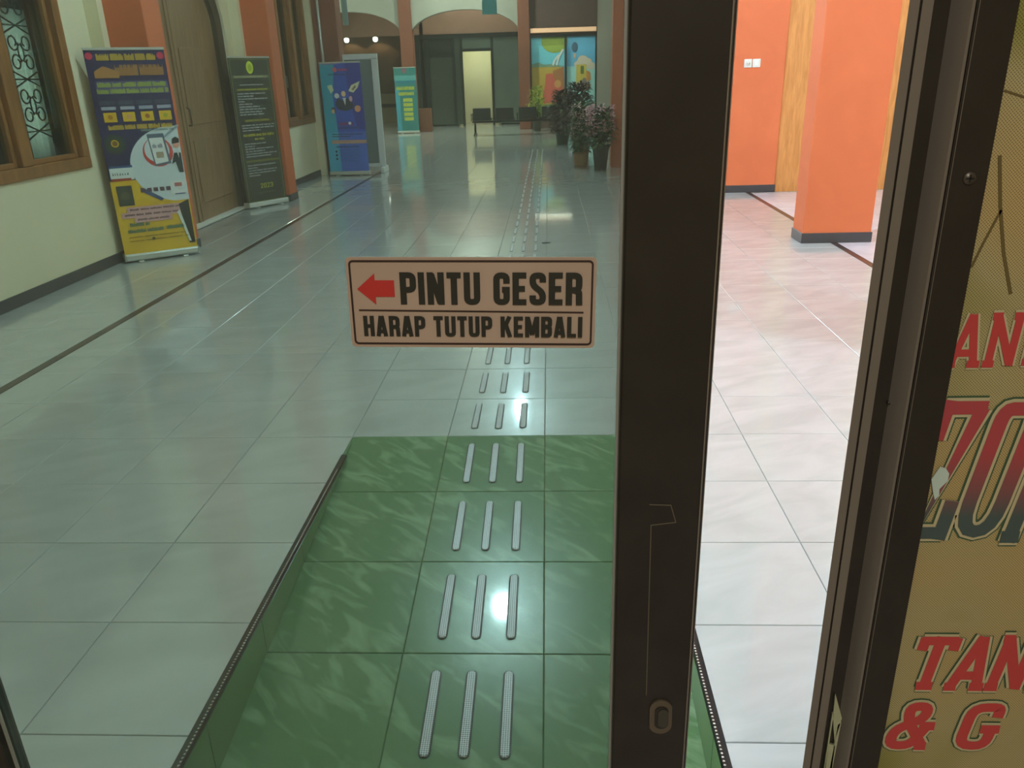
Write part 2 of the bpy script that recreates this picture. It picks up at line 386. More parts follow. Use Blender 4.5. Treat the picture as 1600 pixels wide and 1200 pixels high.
for s, x in ((1, -0.4), (-1, 0.8)):
    # side faces cut into tiles, wedge shaped, with the glossy black trim along the floor edge
    for r in range(6):
        ya, yb = -pitch*r, -min(pitch*(r+1), 2.05)
        pts = [(ya-0.002, 0), (ya-0.002, ya*SL), (yb+0.002, yb*SL), (yb+0.002, 0)] if r else [(-0.03, 0), (-0.03, -0.0036), (yb+0.002, yb*SL), (yb+0.002, 0)]
        MB().prism([(a, b-0.002) for a, b in pts], x, x+s*0.008, M['green_side'], 'yz').build('side_tile', ramp)
    t = MB(); t.prism([(x-s*0.004, 0.0025), (x-s*0.004, 0.0005), (x+s*0.010, -0.012), (x+s*0.016, -0.012), (x+s*0.018, -0.004), (x+s*0.014, 0.0025)], -0.17, -2.05, M['trim'])
    tr = t.build('edge_trim', ramp)
    dm = MB(); y = -0.3
    while y > -2.04:
        dm.lathe([(0.0034, 0), (0.0028, 0.0016), (0.0008, 0.0026)], (x+s*0.011, y, 0.0022), M['dots'], 6); y -= 0.0105
    o = dm.build('silver_beading', tr); o['kind'] = 'stuff'

# ------------------------------------------------------------ walls, pillars
XW = -3.22
wl = MB()
H = 5.0
wy0, wy1, wz0, wz1 = 1.0, 3.39, 0.80, 2.9          # window 1 opening
wl.box((XW-0.16, -2.1, -0.1), (XW, wy0, H), M['cream'])
wl.box((XW-0.16, wy0, -0.1), (XW, wy1, wz0), M['cream'])
wl.box((XW-0.16, wy0, wz1), (XW, wy1, H), M['cream'])
wl.box((XW-0.16, wy1, -0.1), (XW, 3.84, H), M['cream'])
wl.box((XW, 3.77, 0), (XW+0.11, 3.855, H), M['cream'])
wl.box((XW, 6.87, 0), (XW+0.11, 6.955, H), M['cream'])
wl.box((XW, 9.88, 0), (XW+0.11, 9.955, H), M['cream'])
# arched door opening between the pillars
dy0, dy1, spring, rise = 4.17, 6.68, 1.95, 0.85
wl.box((XW-0.16, 3.84, -0.1), (XW, dy0, H), M['cream'])
arc = [((dy0+dy1)/2+(dy1-dy0)/2*math.cos(R(a)), spring+rise*math.sin(R(a))) for a in range(0, 181, 10)]
for i in range(len(arc)-1):
    (a0, b0), (a1, b1) = arc[i], arc[i+1]
    wl.prism([(a0, b0), (a1, b1), (a1, H), (a0, H)], XW-0.16, XW, M['cream'], 'yz')
wl.box((XW-0.16, dy1, -0.1), (XW, 8.55, H), M['cream'])
w2y0, w2y1, w2z0 = 8.55, 9.9, 0.80
wl.box((XW-0.16, w2y0, -0.1), (XW, w2y1, w2z0), M['cream'])
wl.box((XW-0.16, w2y0, 2.9), (XW, w2y1, H), M['cream'])
wl.box((XW-0.16, w2y1, -0.1), (XW, 10.3, H), M['cream'])
struct('wall_left', wl, 'long cream painted wall along the left of the corridor', 'wall')
# baseboards in front of the wall
def skirt(name, a, b, label): return struct(name, B(a, b, M['base'], 0.003), label, 'baseboard')
skirt('baseboard_left', (XW, -2.05, 0), (XW+0.012, 3.77, 0.085), 'dark baseboard under the nearest window on the left')
skirt('baseboard_left.001', (XW, 6.72, 0), (XW+0.012, 6.87, 0.085), 'short dark baseboard between the arched door and the second pillar')
skirt('baseboard_left.002', (XW, 7.24, 0), (XW+0.012, 9.88, 0.085), 'dark baseboard under the farther window on the left')
def pillar(x0, x1, y0, y1, m, label, base=True, h=H, name='pillar'):
    p = tag(B((x0, y0, 0), (x1, y1, h), m, 0.006).build(name), label, 'pillar', kind='structure')
    if base:
        e = 0.008; b = MB().box((x0-e, y0-e, 0.0005), (x1+e, y1+e, 0.085), M['base'], 0.003); b.build('pillar_base', p)
    return p
pillar(-3.34, -2.79, 3.855, 4.165, M['orange'], 'orange pillar on the left, behind the nearest banner')
pillar(-3.34, -2.80, 6.955, 7.25, M['orange'], 'orange pillar on the left, behind the black banner')
p3 = pillar(-3.34, -2.74, 9.955, 10.27, M['terra'], 'reddish brown pillar on the left, behind the blue banner')
MB().tube([(-3.0, 9.935, 0.1), (-3.0, 9.935, 3.59)], 0.022, M['alu'], 10).build('drain_pipe', p3)
pillar(2.55, 3.115, 3.78, 4.06, M['orange'], 'free standing orange pillar seen through the open gap, nearest')
p = pillar(2.55, 3.13, 6.87, 7.15, M['orange'], 'orange pillar with two wall sockets, farther one in the gap')
s = empty('wall_socket', (2.755, 6.87, 1.445), label='white double wall socket plate on the farther orange pillar', cat='socket')
for dx in (-0.048, 0.048):
    B((dx-0.044, -0.012, -0.045), (dx+0.044, -0.0005, 0.045), M['white'], 0.004).build('plate', s)
mb = MB(); mb.tube([(-0.048, -0.0125, 0), (-0.048, -0.0165, 0)], 0.026, P((206, 200, 190)), 16)
mb.tube([(-0.058, -0.017, 0), (-0.058, -0.0175, 0)], 0.004, M['black'], 8); mb.tube([(-0.038, -0.017, 0), (-0.038, -0.0175, 0)], 0.004, M['black'], 8); mb.build('socket_well', s)
B((0.03, -0.0165, -0.026), (0.066, -0.0125, 0.026), P((222, 216, 206)), 0.002).build('rocker', s)
# ochre wall behind, right room
struct('wall_back', B((3.13, 6.9, -0.05), (7.0, 7.05, H), M['ochre']), 'ochre grained wall behind the orange pillars', 'wall')
struct('wall_right', B((6.9, -2.1, -0.05), (7.0, 6.9, H), M['cream']), 'cream wall of the side area out of view', 'wall')
pillar(2.55, 3.115, 0.68, 0.96, M['orange'], 'orange pillar nearest the door, out of view')
pillar(2.55, 3.115, -1.9, -1.62, M['orange'], 'orange pillar beside the door wall, out of view')
# portal on the right at the end of the corridor
pillar(1.40, 2.6, 9.93, 10.25, mat('light terracotta paint', (206, 118, 88), 0.6), 'wide reddish brown portal pillar behind the potted flowers', base=False)
struct('wall_side', B((1.76, 10.25, -0.05), (1.9, 20.3, H), mat('dull grey green wall', (136, 132, 124), 0.75)), 'grey side wall of the far hall on the right', 'wall')
B2 = MB(); B2.box((3.11, 7.05, -0.05), (3.2, 10.2, H), M['cream']); B2.box((2.6, 10.05, -0.05), (3.2, 10.2, H), M['cream'])
struct('wall_side.001', B2, 'cream wall closing the corridor on the right, hidden by the door stile', 'wall')
struct('ceiling', MB().box((-3.4, -2.1, H), (7.0, 10.4, H+0.1), M['plaster']).box((-9.0, 10.4, H), (2.2, 28.5, H+0.1), M['plaster']), 'white plaster ceiling of the corridor and hall', 'ceiling')
hl = MB(); hl.box((-9.0, 10.3, -0.1), (-8.9, 28.5, H), M['cream']); hl.box((-9.0, 10.27, -0.1), (-3.34, 10.37, H), M['cream'])
struct('wall_hall', hl, 'cream outer walls of the far hall, out of view', 'wall')

# ------------------------------------------------------------ windows in the left wall
def scroll(cy, cz, a, b, s1, s2):
    # a C scroll in the y-z plane
    out = []
    for k in range(22):
        t = k/21*math.pi*2*1.15; r = 1-0.55*max(0, (k-11)/10); out.append((cy+s1*a*math.cos(t)*r, cz+s2*b*math.sin(t)*r))
    return out
def window(name, y0, y1, z0, z1, mull, label, grille=True):
    root = empty(name, (XW, y0, z0), label=label, cat='window', kind='structure')
    w, h = y1-y0, z1-z0; f = 0.085
    fr = MB()
    fr.box((-0.12, 0, 0), (0.02, w, f), M['wood'], 0.006); fr.box((-0.12, 0, h-f), (0.02, w, h), M['wood'], 0.006)
    fr.box((-0.12, 0, f), (0.02, f, h-f), M['wood'], 0.006); fr.box((-0.12, w-f, f), (0.02, w, h-f), M['wood'], 0.006)
    fr.build('window_frame', root)
    edges = [f]+[m-y0 for m in mull for _ in (0,)]+[w-f]
    mw = 0.13; spans = []; last = f
    for m in mull:
        c = m-y0; MB().box((-0.11, c-mw/2, f), (0.012, c+mw/2, h-f), M['wood'], 0.006).build('mullion', root)
        spans.append((last, c-mw/2)); last = c+mw/2
    spans.append((last, w-f))
    for a, b in spans:
        s = 0.035; sm = MB()
        sm.box((-0.09, a, f), (-0.03, a+s, h-f), M['wood'], 0.004); sm.box((-0.09, b-s, f), (-0.03, b, h-f), M['wood'], 0.004)
        sm.box((-0.09, a+s, f), (-0.03, b-s, f+s), M['wood'], 0.004); sm.box((-0.09, a+s, h-f-s), (-0.03, b-s, h-f), M['wood'], 0.004)
        sash = sm.build('sash', root)
        B((-0.064, a+s-0.003, f+s-0.003), (-0.06, b-s+0.003, h-f-s+0.003), M['winglass']).build('pane', sash)
        if grille:
            g = MB(); cy = (a+b)/2+0.08; x = -0.15; hw = 0.15; per = 0.36
            z = 0.02
            g.tube([(x, cy-hw, 0), (x, cy-hw, h)], 0.005, M['iron'], 5); g.tube([(x, cy+hw, 0), (x, cy+hw, h)], 0.005, M['iron'], 5)
            zc = 0.30
            while zc < h:
                g.tube([(x, cy-hw, zc-0.055), (x, cy+hw, zc+0.055)], 0.006, M['iron'], 5)
                g.tube([(x, cy-hw, zc+0.055), (x, cy+hw, zc-0.055)], 0.006, M['iron'], 5)
                g.tube([(x, cy-hw, zc), (x, cy+hw, zc)], 0.005, M['iron'], 5)
                for sgn in (-1, 1):
                    for c in (0.115, per-0.115):
                        g.tube([(x, a_, b_) for a_, b_ in scroll(cy+sgn*0.068, zc+c, 0.052, 0.05, -sgn, 1 if c < .2 else -1)], 0.006, M['iron'], 5)
                g.tube([(x, a_, b_) for a_, b_ in ell(cy, zc+per/2, 0.03, 0.055, 14)], 0.005, M['iron'], 5, closed=True)
                zc += per
            o = g.build('grille', root)
    # what is behind the glass: a room with its darkness put into the wall colour, and a pale curtain
    rm = MB(); D = -0.85
    rm.box((D, -0.3, -0.3), (D+0.02, w+0.3, h+0.3), M['dim'])
    rm.box((D, -0.3, -0.32), (-0.16, w+0.3, -0.3), M['dim']); rm.box((D, -0.3, h+0.3), (-0.16, w+0.3, h+0.32), M['dim'])
    rm.box((D, -0.32, -0.3), (-0.16, -0.3, h+0.3), M['dim']); rm.box((D, w+0.3, -0.3), (-0.16, w+0.32, h+0.3), M['dim'])
    rm.build('room_behind', root)
    return root
w1 = window('window_1', wy0, wy1, wz0, wz1, [1.6, 2.615], 'brown wooden window with scroll grille, nearest on the left')
def curtain(parent, y0, y1, z0, z1, x, m, name='curtain'):
    c = MB(); n = 26; v = []; f = []
    for i in range(n+1):
        t = i/n; yy = y0+(y1-y0)*t; dx = 0.012*math.sin(t*28)
        v += [(x+dx, yy, z0), (x+dx, yy, z1)]
    for i in range(n): f.append((2*i, 2*i+2, 2*i+3, 2*i+1))
    c.add(v, f, m, True); return c.build(name, parent)
curtain(w1, 2.04, 2.36, 0.02, 1.14, -0.24, M['pale'])
curtain(w1, 1.2, 1.60, 0.02, 0.38, -0.24, M['pale'])
curtain(w1, 2.46, 2.52, 0.3, 1.2, -0.26, mat('grey curtain', (110, 118, 116), 0.8))
ll = bpy.data.lights.new('curtain_fill', 'AREA'); ll.shape = 'RECTANGLE'; ll.size = 0.9; ll.size_y = 0.24; ll.energy = 2.6; ll.color = (0.92, 1, 0.97)
lo = bpy.data.objects.new('curtain_backlight', ll); COL.objects.link(lo); lo.location = (-0.34, 2.2, 0.62); lo.rotation_euler = (0, R(-90), 0); lo.parent = w1  # area light added close behind the pale curtain to make it glow
w2 = window('window_2', w2y0, w2y1, w2z0, 2.9, [9.25], 'brown wooden window behind the black banner, farther on the left', grille=False)
curtain(w2, 0.15, 0.36, 0.1, 1.0, -0.25, M['teal'])
B((-0.16, 0.60, 0.52), (-0.14, 0.68, 0.68), M['white'], 0.01).build('white_block', w2)  # small plain white block behind the pane

# ------------------------------------------------------------ arched double door
d = empty('door_1', (XW-0.06, (dy0+dy1)/2, 0), label='brown wooden arched double door between two orange pillars', cat='door', kind='structure')
hw = (dy1-dy0)/2; cyl = 0.17
def shape(sg, inset, top):
    # one half of the arched outline in local y, z
    pts = [(0, 0.02), (sg*(hw-inset), 0.02), (sg*(hw-inset), spring)]
    for a in range(10, 91, 10):
        pts.append((sg*(hw-inset)*math.cos(R(a)), spring+(rise-inset)*math.sin(R(a))))
    return pts
for sg in (-1, 1):
    fr = MB(); o = shape(sg, 0, 0)[1:]; i_ = shape(sg, 0.17, 0)[1:]
    for k in range(len(o)-1): fr.prism([o[k], o[k+1], i_[k+1], i_[k]], -0.07, 0.03, M['darkwood'], 'yz')
    fr.build('door_frame', d)
    lf = MB(); lf.prism(shape(sg, 0.17, 0), -0.06, -0.02, M['doorwood'], 'yz'); leaf = lf.build('door_leaf', d)
    a, b = sg*0.12, sg*(hw-0.3)
    for z0, z1 in ((0.2, 0.85), (1.0, 1.75)):
        pn = MB(); pn.box((-0.02, min(a, b), z0), (-0.008, max(a, b), z1), M['doorwood'], 0.008)
        pn.build('panel', leaf)
    # outlined groove of the meeting stile
    B((-0.02, sg*0.012, 0.02), (-0.004, sg*0.06, 2.6), M['doorwood'], 0.004).build('meeting_stile', leaf)
h = MB(); h.tube([(-0.02, 0.05, 1.0), (0.03, 0.05, 1.0), (0.03, 0.05, 1.02), (0.03, 0.05, 1.16), (-0.02, 0.05, 1.18)], 0.008, M['screw'], 8); h.build('door_handle', d)
B((XW-0.12, dy0, -0.01), (XW+0.03, dy1, 0.02), P((214, 214, 204)), 0.003).build('threshold')
bpy.data.objects['threshold'].name = 'trim_3'; tag(bpy.data.objects['trim_3'], 'pale threshold strip under the arched wooden door', 'threshold', kind='structure')
struct('trim_4', B((XW+0.03, dy0, 0.0), (XW+0.05, dy1, 0.004), M['base']), 'thin dark strip in front of the arched door threshold', 'threshold')

# ------------------------------------------------------------ roll-up banners
class Art:
    def __init__(s, w, h, z0): s.mb = MB(); s.w = w; s.h = h; s.z0 = z0; s.y = -0.0012
    def up(s): s.y -= 0.0004
    def X(s, u): return (u-0.5)*s.w
    def Z(s, v): return s.z0+(1-v)*s.h
    def poly(s, pts, m): s.mb.add([(s.X(u), s.y, s.Z(v)) for u, v in pts], [tuple(range(len(pts)))], m); s.y -= 2e-6
    def rect(s, u0, v0, u1, v1, m): s.poly([(u0, v0), (u1, v0), (u1, v1), (u0, v1)], m)
    def disc(s, u, v, r, m, ry=None, n=22):
        s.poly([(u+r*math.cos(2*math.pi*k/n), v+(ry or r*s.w/s.h)*math.sin(2*math.pi*k/n)) for k in range(n)], m)
    def words(s, u0, v0, u1, h, m, word=(0.03, 0.09), seed=0, solid=0.85):
        rnd = random.Random(seed+int(v0*1000)); u = u0
        while u < u1-0.02:
            w = min(rnd.uniform(*word), u1-u); k = u
            while k < u+w-0.004:            # letters as small bars
                lw = 0.0105*rnd.uniform(.8, 1.2); s.rect(k, v0+h*rnd.choice((0, 0, .25)), min(k+lw*solid, u+w), v0+h, m); k += lw*1.12
            u += w+0.016
def banner(name, p0, p1, h, z0, label, art, sheet_m, basem, bh=0.07):
    dx, dy = p1[0]-p0[0], p1[1]-p0[1]; w = math.hypot(dx, dy)
    r = empty(name, ((p0[0]+p1[0])/2, (p0[1]+p1[1])/2, 0), math.atan2(dy, dx), label=label, cat='banner', group='roll-up banners along the corridor')
    sh = MB(); n = 6
    sh.box((-w/2+0.004, 0, z0), (w/2-0.004, 0.0015, h-0.012), sheet_m); sh.build('banner_sheet', r)
    A = Art(w-0.008, h-0.014-z0, z0); art(A)
    if A.mb.f: A.mb.build('printed_artwork', r)
    bs = MB(); bs.box((-w/2, -0.03, 0.014), (w/2, 0.075, bh), basem, 0.012); base = bs.build('banner_base', r)
    B((-w/2-0.004, -0.032, 0.012), (-w/2+0.004, 0.077, bh+0.002), M['alu'], 0.003).build('end_cap', base)
    B((w/2-0.004, -0.032, 0.012), (w/2+0.004, 0.077, bh+0.002), M['alu'], 0.003).build('end_cap', base)
    for fx in (-w*0.3, w*0.3):
        MB().box((fx-0.022, -0.055, 0), (fx+0.022, 0.1, 0.013), M['alu'], 0.005).build('banner_foot', r)
    MB().box((-w/2, -0.006, h-0.02), (w/2, 0.008, h), M['alu'], 0.003).build('top_rail', r)
    MB().tube([(0, 0.035, bh-0.01), (0, 0.012, h-0.015)], 0.008, M['alu'], 8).build('support_pole', r)
    return r
def art1(A):
    nv = P((44, 38, 78)); ye = P((214, 168, 40)); wh = P((196, 204, 210)); rd = P((196, 50, 80)); go = P((196, 160, 60)); gr = P((150, 162, 60)); bl = P((60, 84, 130)); dk = P((30, 32, 34)); pk = P((196, 150, 150)); tn = P((170, 118, 70)); red = P((196, 72, 66)); dg = P((52, 62, 50)); pu = P((84, 76, 120))
    A.poly([(0, .62), (.5, .62), (.62, .72), (1, .74), (1, 1), (0, 1)], ye); A.up()
    pts = [(1, .36)]+[(0.92+0.62*math.cos(R(a)), 0.555+0.19*math.sin(R(a))) for a in range(280, 90, -10)]+[(1, .74)]
    A.poly(pts, wh); A.up()
    A.disc(.055, .03, .045, rd); A.disc(.94, .03, .045, rd)
    A.words(.14, .02, .88, .03, go, (.1, .16), 3); A.poly([(.08, .10), (.08, .13), (.38, .13), (.38, .10), (.2, .075)], tn)
    A.words(.34, .07, .96, .05, tn, (.2, .4), 5)
    A.rect(.07, .145, .98, .205, pu); A.up(); A.words(.09, .15, .95, .022, gr, (.1, .2), 8); A.words(.07, .18, .97, .022, gr, (.1, .2), 9)
    for k in range(4):
        u = .06+.235*k; A.rect(u, .235, u+.2, .255, P((70, 72, 92))); A.rect(u+.02, .262, u+.2, .278, P((150, 152, 170))); A.rect(u+.03, .29, u+.19, .335, ye); A.up()
        A.disc(u+.11, .312, .03, (P((170, 110, 40)), P((224, 150, 110)), P((150, 80, 40)), P((150, 160, 50)))[k]); A.y += 0.0007
    A.words(.12, .35, .94, .022, go, (.12, .2), 11)
    A.disc(.16, .44, .13, dg); A.up(); A.disc(.16, .437, .05, ye); A.up(); A.disc(.16, .437, .035, P((120, 80, 50)))
    A.words(.52, .375, .95, .010, P((120, 140, 140)), (.1, .2), 12)
    A.disc(.69, .49, .2, red); A.up(); A.disc(.68, .48, .165, wh); A.up()
    A.poly([(.58, .40), (.8, .40), (.84, .55), (.62, .56)], P((90, 100, 120))); A.up(); A.poly([(.60, .42), (.78, .42), (.81, .54), (.635, .55)], P((226, 230, 230))); A.up()
    A.words(.63, .45, .77, .02, P((120, 120, 140)), (.04, .08), 2); A.rect(.66, .49, .76, .52, P((170, 150, 130)))
    # suited figure pointing
    A.disc(.945, .46, .045, P((214, 150, 130))); A.up(); A.poly([(.89, .455), (.9, .43), (.95, .42), (.995, .43), (.99, .45)], dk)
    A.poly([(.9, .50), (.99, .50), (.99, .6), (.93, .6), (.9, .545), (.85, .555), (.87, .53)], P((44, 52, 58))); A.poly([(.94, .495), (.965, .495), (.955, .53)], P((230, 200, 190)))
    A.rect(.02, .55, .32, .615, P((206, 214, 210))); A.up(); A.rect(.02, .545, .32, .556, bl); A.rect(.02, .607, .28, .62, P((150, 60, 50))); A.words(.05, .58, .28, .012, dk, (.01, .02), 4)
    A.rect(.06, .645, .26, .745, P((58, 62, 56))); A.up(); A.disc(.16, .695, .06, P((90, 84, 60)))
    A.poly([(.36, .66), (.42, .665), (.66, .725), (.62, .735), (.42, .69)], P((70, 84, 120)))
    for k in range(5): A.rect(.37+.085*k, .665, .43+.085*k, .685, P((90, 66, 78)))
    A.rect(.77, .64, .98, .71, P((224, 228, 228))); A.up(); A.rect(.83, .65, .93, .67, P((180, 110, 110))); A.rect(.82, .705, .96, .71, bl)
    for i, (a, b) in enumerate(((.14, .93), (.06, .86), (.22, .72))):
        A.rect(a, .755+.026*i, b, .783+.026*i, pk); A.up(); A.words(a+.04, .763+.026*i, b-.04, .010, P((96, 60, 70)), (.08, .16), 20+i)
    A.poly([(.84, .76), (.98, .74), (.98, .97), (.9, .97)], dk); A.poly([(.80, .80), (.84, .79), (.93, .96), (.90, .96)], P((206, 208, 200)))
    A.words(.14, .835, .40, .018, P((70, 110, 90)), (.1, .2), 31); A.words(.1, .868, .58, .018, P((70, 110, 90)), (.1, .25), 32)
    A.words(.62, .865, .86, .018, P((70, 110, 90)), (.22, .24), 35)
    A.words(.1, .905, .86, .006, P((120, 96, 30)), (.1, .3), 33); A.words(.1, .925, .9, .006, P((120, 96, 30)), (.1, .3), 34); A.disc(.42, .925, .022, P((60, 70, 40)))
def art2(A):
    ol = P((120, 122, 60)); gd = P((172, 164, 60)); wt = P((168, 168, 170)); k = P((100, 96, 50))
    for u0, v0, u1, v1 in ((.035, .01, .05, .985), (.95, .01, .965, .985), (.035, .01, .965, .014), (.035, .981, .965, .985)): A.rect(u0, v0, u1, v1, ol)
    A.disc(.5, .065, .085, P((190, 204, 60)), 0.042); A.up(); A.disc(.5, .065, .05, P((160, 174, 50)), .025)
    A.rect(.07, .115, .93, .135, P((110, 110, 92))); A.up(); A.words(.1, .119, .9, .012, P((160, 158, 120)), (.1, .2), 1)
    A.words(.2, .175, .8, .008, wt, (.1, .2), 2); A.rect(.1, .2, .92, .22, P((92, 94, 66))); A.up(); A.words(.14, .205, .86, .01, gd, (.1, .2), 3)
    v = .232
    for i, e in enumerate((.8, .5, .84, .3, .45, .62, .76, .66, .72)): A.words(.12, v, e, .0095, wt, (.06, .16), 40+i); v += .0175
    A.rect(.2, .41, .82, .427, P((110, 108, 50))); A.up(); A.words(.22, .413, .8, .01, P((150, 140, 60)), (.1, .2), 4)
    v = .445
    for i, e in enumerate((.92, .9, .56)): A.words(.12, v, e, .0095, wt, (.06, .16), 60+i); v += .0175
    A.words(.12, .508, .88, .018, gd, (.1, .2), 5); A.words(.38, .54, .62, .013, gd, (.1, .2), 6)
    v = .572
    for i, e in enumerate((.64, .36, .82, .6, .9, .74)): A.words(.12, v, e, .0095, wt, (.06, .16), 70+i); v += .0175
    A.rect(.1, .69, .93, .705, P((110, 108, 50)))
    v = .722
    for i, e in enumerate((.82, .36, .84, .8, .4)): A.words(.12, v, e, .0095, wt, (.06, .16), 80+i); v += .018
    mb = A.mb; lettering(mb, '2023', A.X(.36), A.Z(.895), A.X(.68), 0.06, A.y-0.0006, A.y, gd, stroke=.15)
    for i in range(7): A.disc(.32+.065*i, .925, .014, P((130, 124, 100)))
def art3(A):
    b1 = P((40, 150, 178)); b2 = P((44, 78, 180)); b3 = P((52, 54, 150)); b4 = P((70, 100, 190)); dk = P((30, 44, 70)); sk = P((222, 170, 140))
    A.rect(0, 0, 1, .62, b2); A.rect(0, .62, 1, 1, b4); A.up()
    A.poly([(0, 0), (.36, 0), (.26, .3), (.3, .62), (0, .62)], b1); A.poly([(.62, 0), (1, 0), (1, .6), (.8, .6), (.66, .3)], b3)
    A.rect(0, .62, .3, 1, P((64, 160, 196))); A.rect(.05, -.0, .5, .012, P((150, 110, 160))); A.up()
    A.disc(.37, .06, .055, P((214, 90, 100))); A.words(.45, .05, .7, .022, P((190, 60, 90)), (.2, .3), 1); A.words(.2, .095, .62, .012, dk, (.1, .2), 2)
    A.poly([(.66, .25), (.74, .2), (.96, .165), (.9, .22), (.78, .265)], P((220, 206, 170))); A.up(); A.poly([(.74, .235), (.84, .2), (.86, .215), (.78, .245)], P((120, 90, 70))); 
    A.poly([(.14, .2), (.26, .19), (.3, .24), (.22, .27)], P((196, 206, 170)))
    A.disc(.36, .29, .06, P((226, 220, 214))); A.poly([(.3, .36), (.38, .31), (.5, .33), (.62, .31), (.76, .37), (.72, .41), (.55, .43), (.36, .41)], dk); A.up()
    A.disc(.53, .275, .055, sk, .026); A.disc(.7, .32, .04, P((214, 160, 170)), .025); A.poly([(.5, .31), (.58, .31), (.55, .38)], P((220, 226, 230)))
    A.disc(.24, .42, .05, P((90, 60, 60)), .028); A.up(); A.disc(.23, .43, .04, sk, .02); A.disc(.85, .41, .075, P((226, 140, 100)), .03)
    A.words(.34, .53, .72, .03, P((140, 50, 100)), (.2, .3), 3); A.disc(.62, .54, .035, P((240, 210, 210))); A.words(.32, .57, .78, .022, P((56, 60, 130)), (.2, .3), 4)
    A.words(.14, .635, .92, .010, dk, (.1, .2), 5); A.words(.14, .655, .6, .010, dk, (.1, .2), 6)
    A.rect(.12, .695, 1, .728, P((176, 134, 120)))
    A.words(.22, .75, .8, .013, P((40, 60, 110)), (.1, .2), 7)
    for i in range(5): A.words(.28, .785+.025*i, .8, .010, P((60, 100, 160)), (.1, .2), 10+i)
    for i in range(3): A.disc(.21, .80+.035*i, .028, P((24, 40, 66)))
def art4(A):
    A.rect(0, 0, 1, 1, P((44, 116, 114))); A.up()
    A.rect(0, .12, 1, .2, P((80, 146, 146))); A.rect(0, .205, 1, .24, P((40, 110, 128))); A.rect(0, .32, .2, 1, P((60, 140, 160))); A.disc(.46, .035, .12, P((120, 90, 100)), .05)
    A.up(); ye = P((164, 172, 70))
    for i, (u0, u1) in enumerate(((.06, .9), (.14, .86))): A.words(u0, .29+.085*i, u1, .055, ye, (.2, .4), i, solid=.95)
    for i in range(5): A.rect(.34, .475+.075*i, .78, .53+.075*i, ye)
banner('roll_up_banner', (-3.15, 3.49), (-2.665, 3.84), 1.68, 0.06, 'yellow and dark blue roll-up banner leaning by the first orange pillar', art1, P((44, 38, 78)), M['alu'])
banner('roll_up_banner', (-3.13, 6.37), (-2.815, 6.86), 1.68, 0.05, 'black roll-up banner with yellow emblem and the year 2023', art2, P((60, 62, 58)), M['white'])
banner('roll_up_banner', (-3.01, 9.70), (-2.38, 9.68), 1.66, 0.05, 'bright blue roll-up banner in front of the brown pillar', art3, P((44, 78, 180)), M['alu'])
banner('roll_up_banner', (-3.72, 19.7), (-3.12, 19.7), 1.70, 0.06, 'teal roll-up banner with yellow lettering in the far hall', art4, P((44, 116, 114)), M['alu'])
# white framed notice stand
st = empty('notice_stand', (-2.5, 10.12, 0), 0.0, label='white framed standing board right behind the blue banner', cat='stand')
fr = MB()
fr.box((-0.28, -0.025, 1.69), (0.30, 0.025, 1.77), M['white'], 0.005); fr.box((0.20, -0.025, 0.09), (0.30, 0.025, 1.71), M['white'], 0.005)
fr.box((-0.28, -0.025, 0.09), (-0.22, 0.025, 1.71), M['white'], 0.005); fr.box((-0.22, -0.025, 0.09), (0.20, 0.025, 0.14), M['white'], 0.005); fr.build('stand_frame', st)
B((-0.22, 0.0, 0.14), (0.20, 0.012, 1.71), P((104, 112, 108))).build('grey_board', st)
for x in (-0.25, 0.27): B((x-0.03, -0.18, 0), (x+0.03, 0.2, 0.09), M['black'] if x < 0 else M['white'], 0.01).build('stand_foot', st)
# pale drain pipes near the far opening, top left
hp = tag(MB().tube([(-3.08, 12.0, 2.3), (-3.08, 12.0, 4.99)], 0.05, mat('pale blue pipe', (150, 176, 178), 0.4), 14).build('hanging_pipe'), 'pale blue vertical pipe hanging at the top left of the hall', 'pipe')
hs = empty('hanging_sign', (-0.83, 16.0, 2.66), label='blank teal sign board hanging from the hall ceiling', cat='sign')
B((-0.16, -0.01, 0), (0.16, 0.01, 0.42), M['teal'], 0.004).build('sign_board', hs)
for x in (-0.12, 0.12): MB().tube([(x, 0, 0.42), (x, 0, 2.33)], 0.004, M['screw'], 6).build('hanger_rod', hs)

# ------------------------------------------------------------ far arcade
YA = 20.3; AH = H
aw = MB()
def archwall(x0, x1, zs, rs):
    pts = [((x0+x1)/2+(x1-x0)/2*math.cos(R(a)), zs+rs*math.sin(R(a))) for a in range(0, 181, 9)]
    for i in range(len(pts)-1):
        (a0, b0), (a1, b1) = pts[i], pts[i+1]; aw.prism([(a0, b0), (a1, b1), (a1, AH), (a0, AH)], YA, YA+0.25, M['greywall'])
archwall(-6.5, -3.5, 2.45, 0.68); archwall(-3.3, -0.32, 2.45, 0.65); archwall(-9.0, -6.7, 2.45, 0.65)
struct('wall_arcade', aw, 'pale arched arcade wall at the far end of the hall', 'wall')
pillar(-3.57, -3.23, 20.2, 20.55, M['terra'], 'slim reddish brown column behind the teal banner', base=False, h=AH-0.01)
pillar(-6.75, -6.45, 20.2, 20.55, M['terra'], 'reddish brown arcade column out of view on the left', base=False, h=AH-0.01)
pillar(-0.37, -0.06, 20.2, 20.5, M['terra'], 'reddish brown column left of the colourful mural', base=False, h=AH-0.01)
pb = tag(B((-3.2, 20.25, 0.0), (-2.86, 20.5, 0.62), mat('brown wooden box', (140, 84, 58), 0.5), 0.01).build('wooden_stand'), 'brown wooden box standing right of the teal banner', 'box')
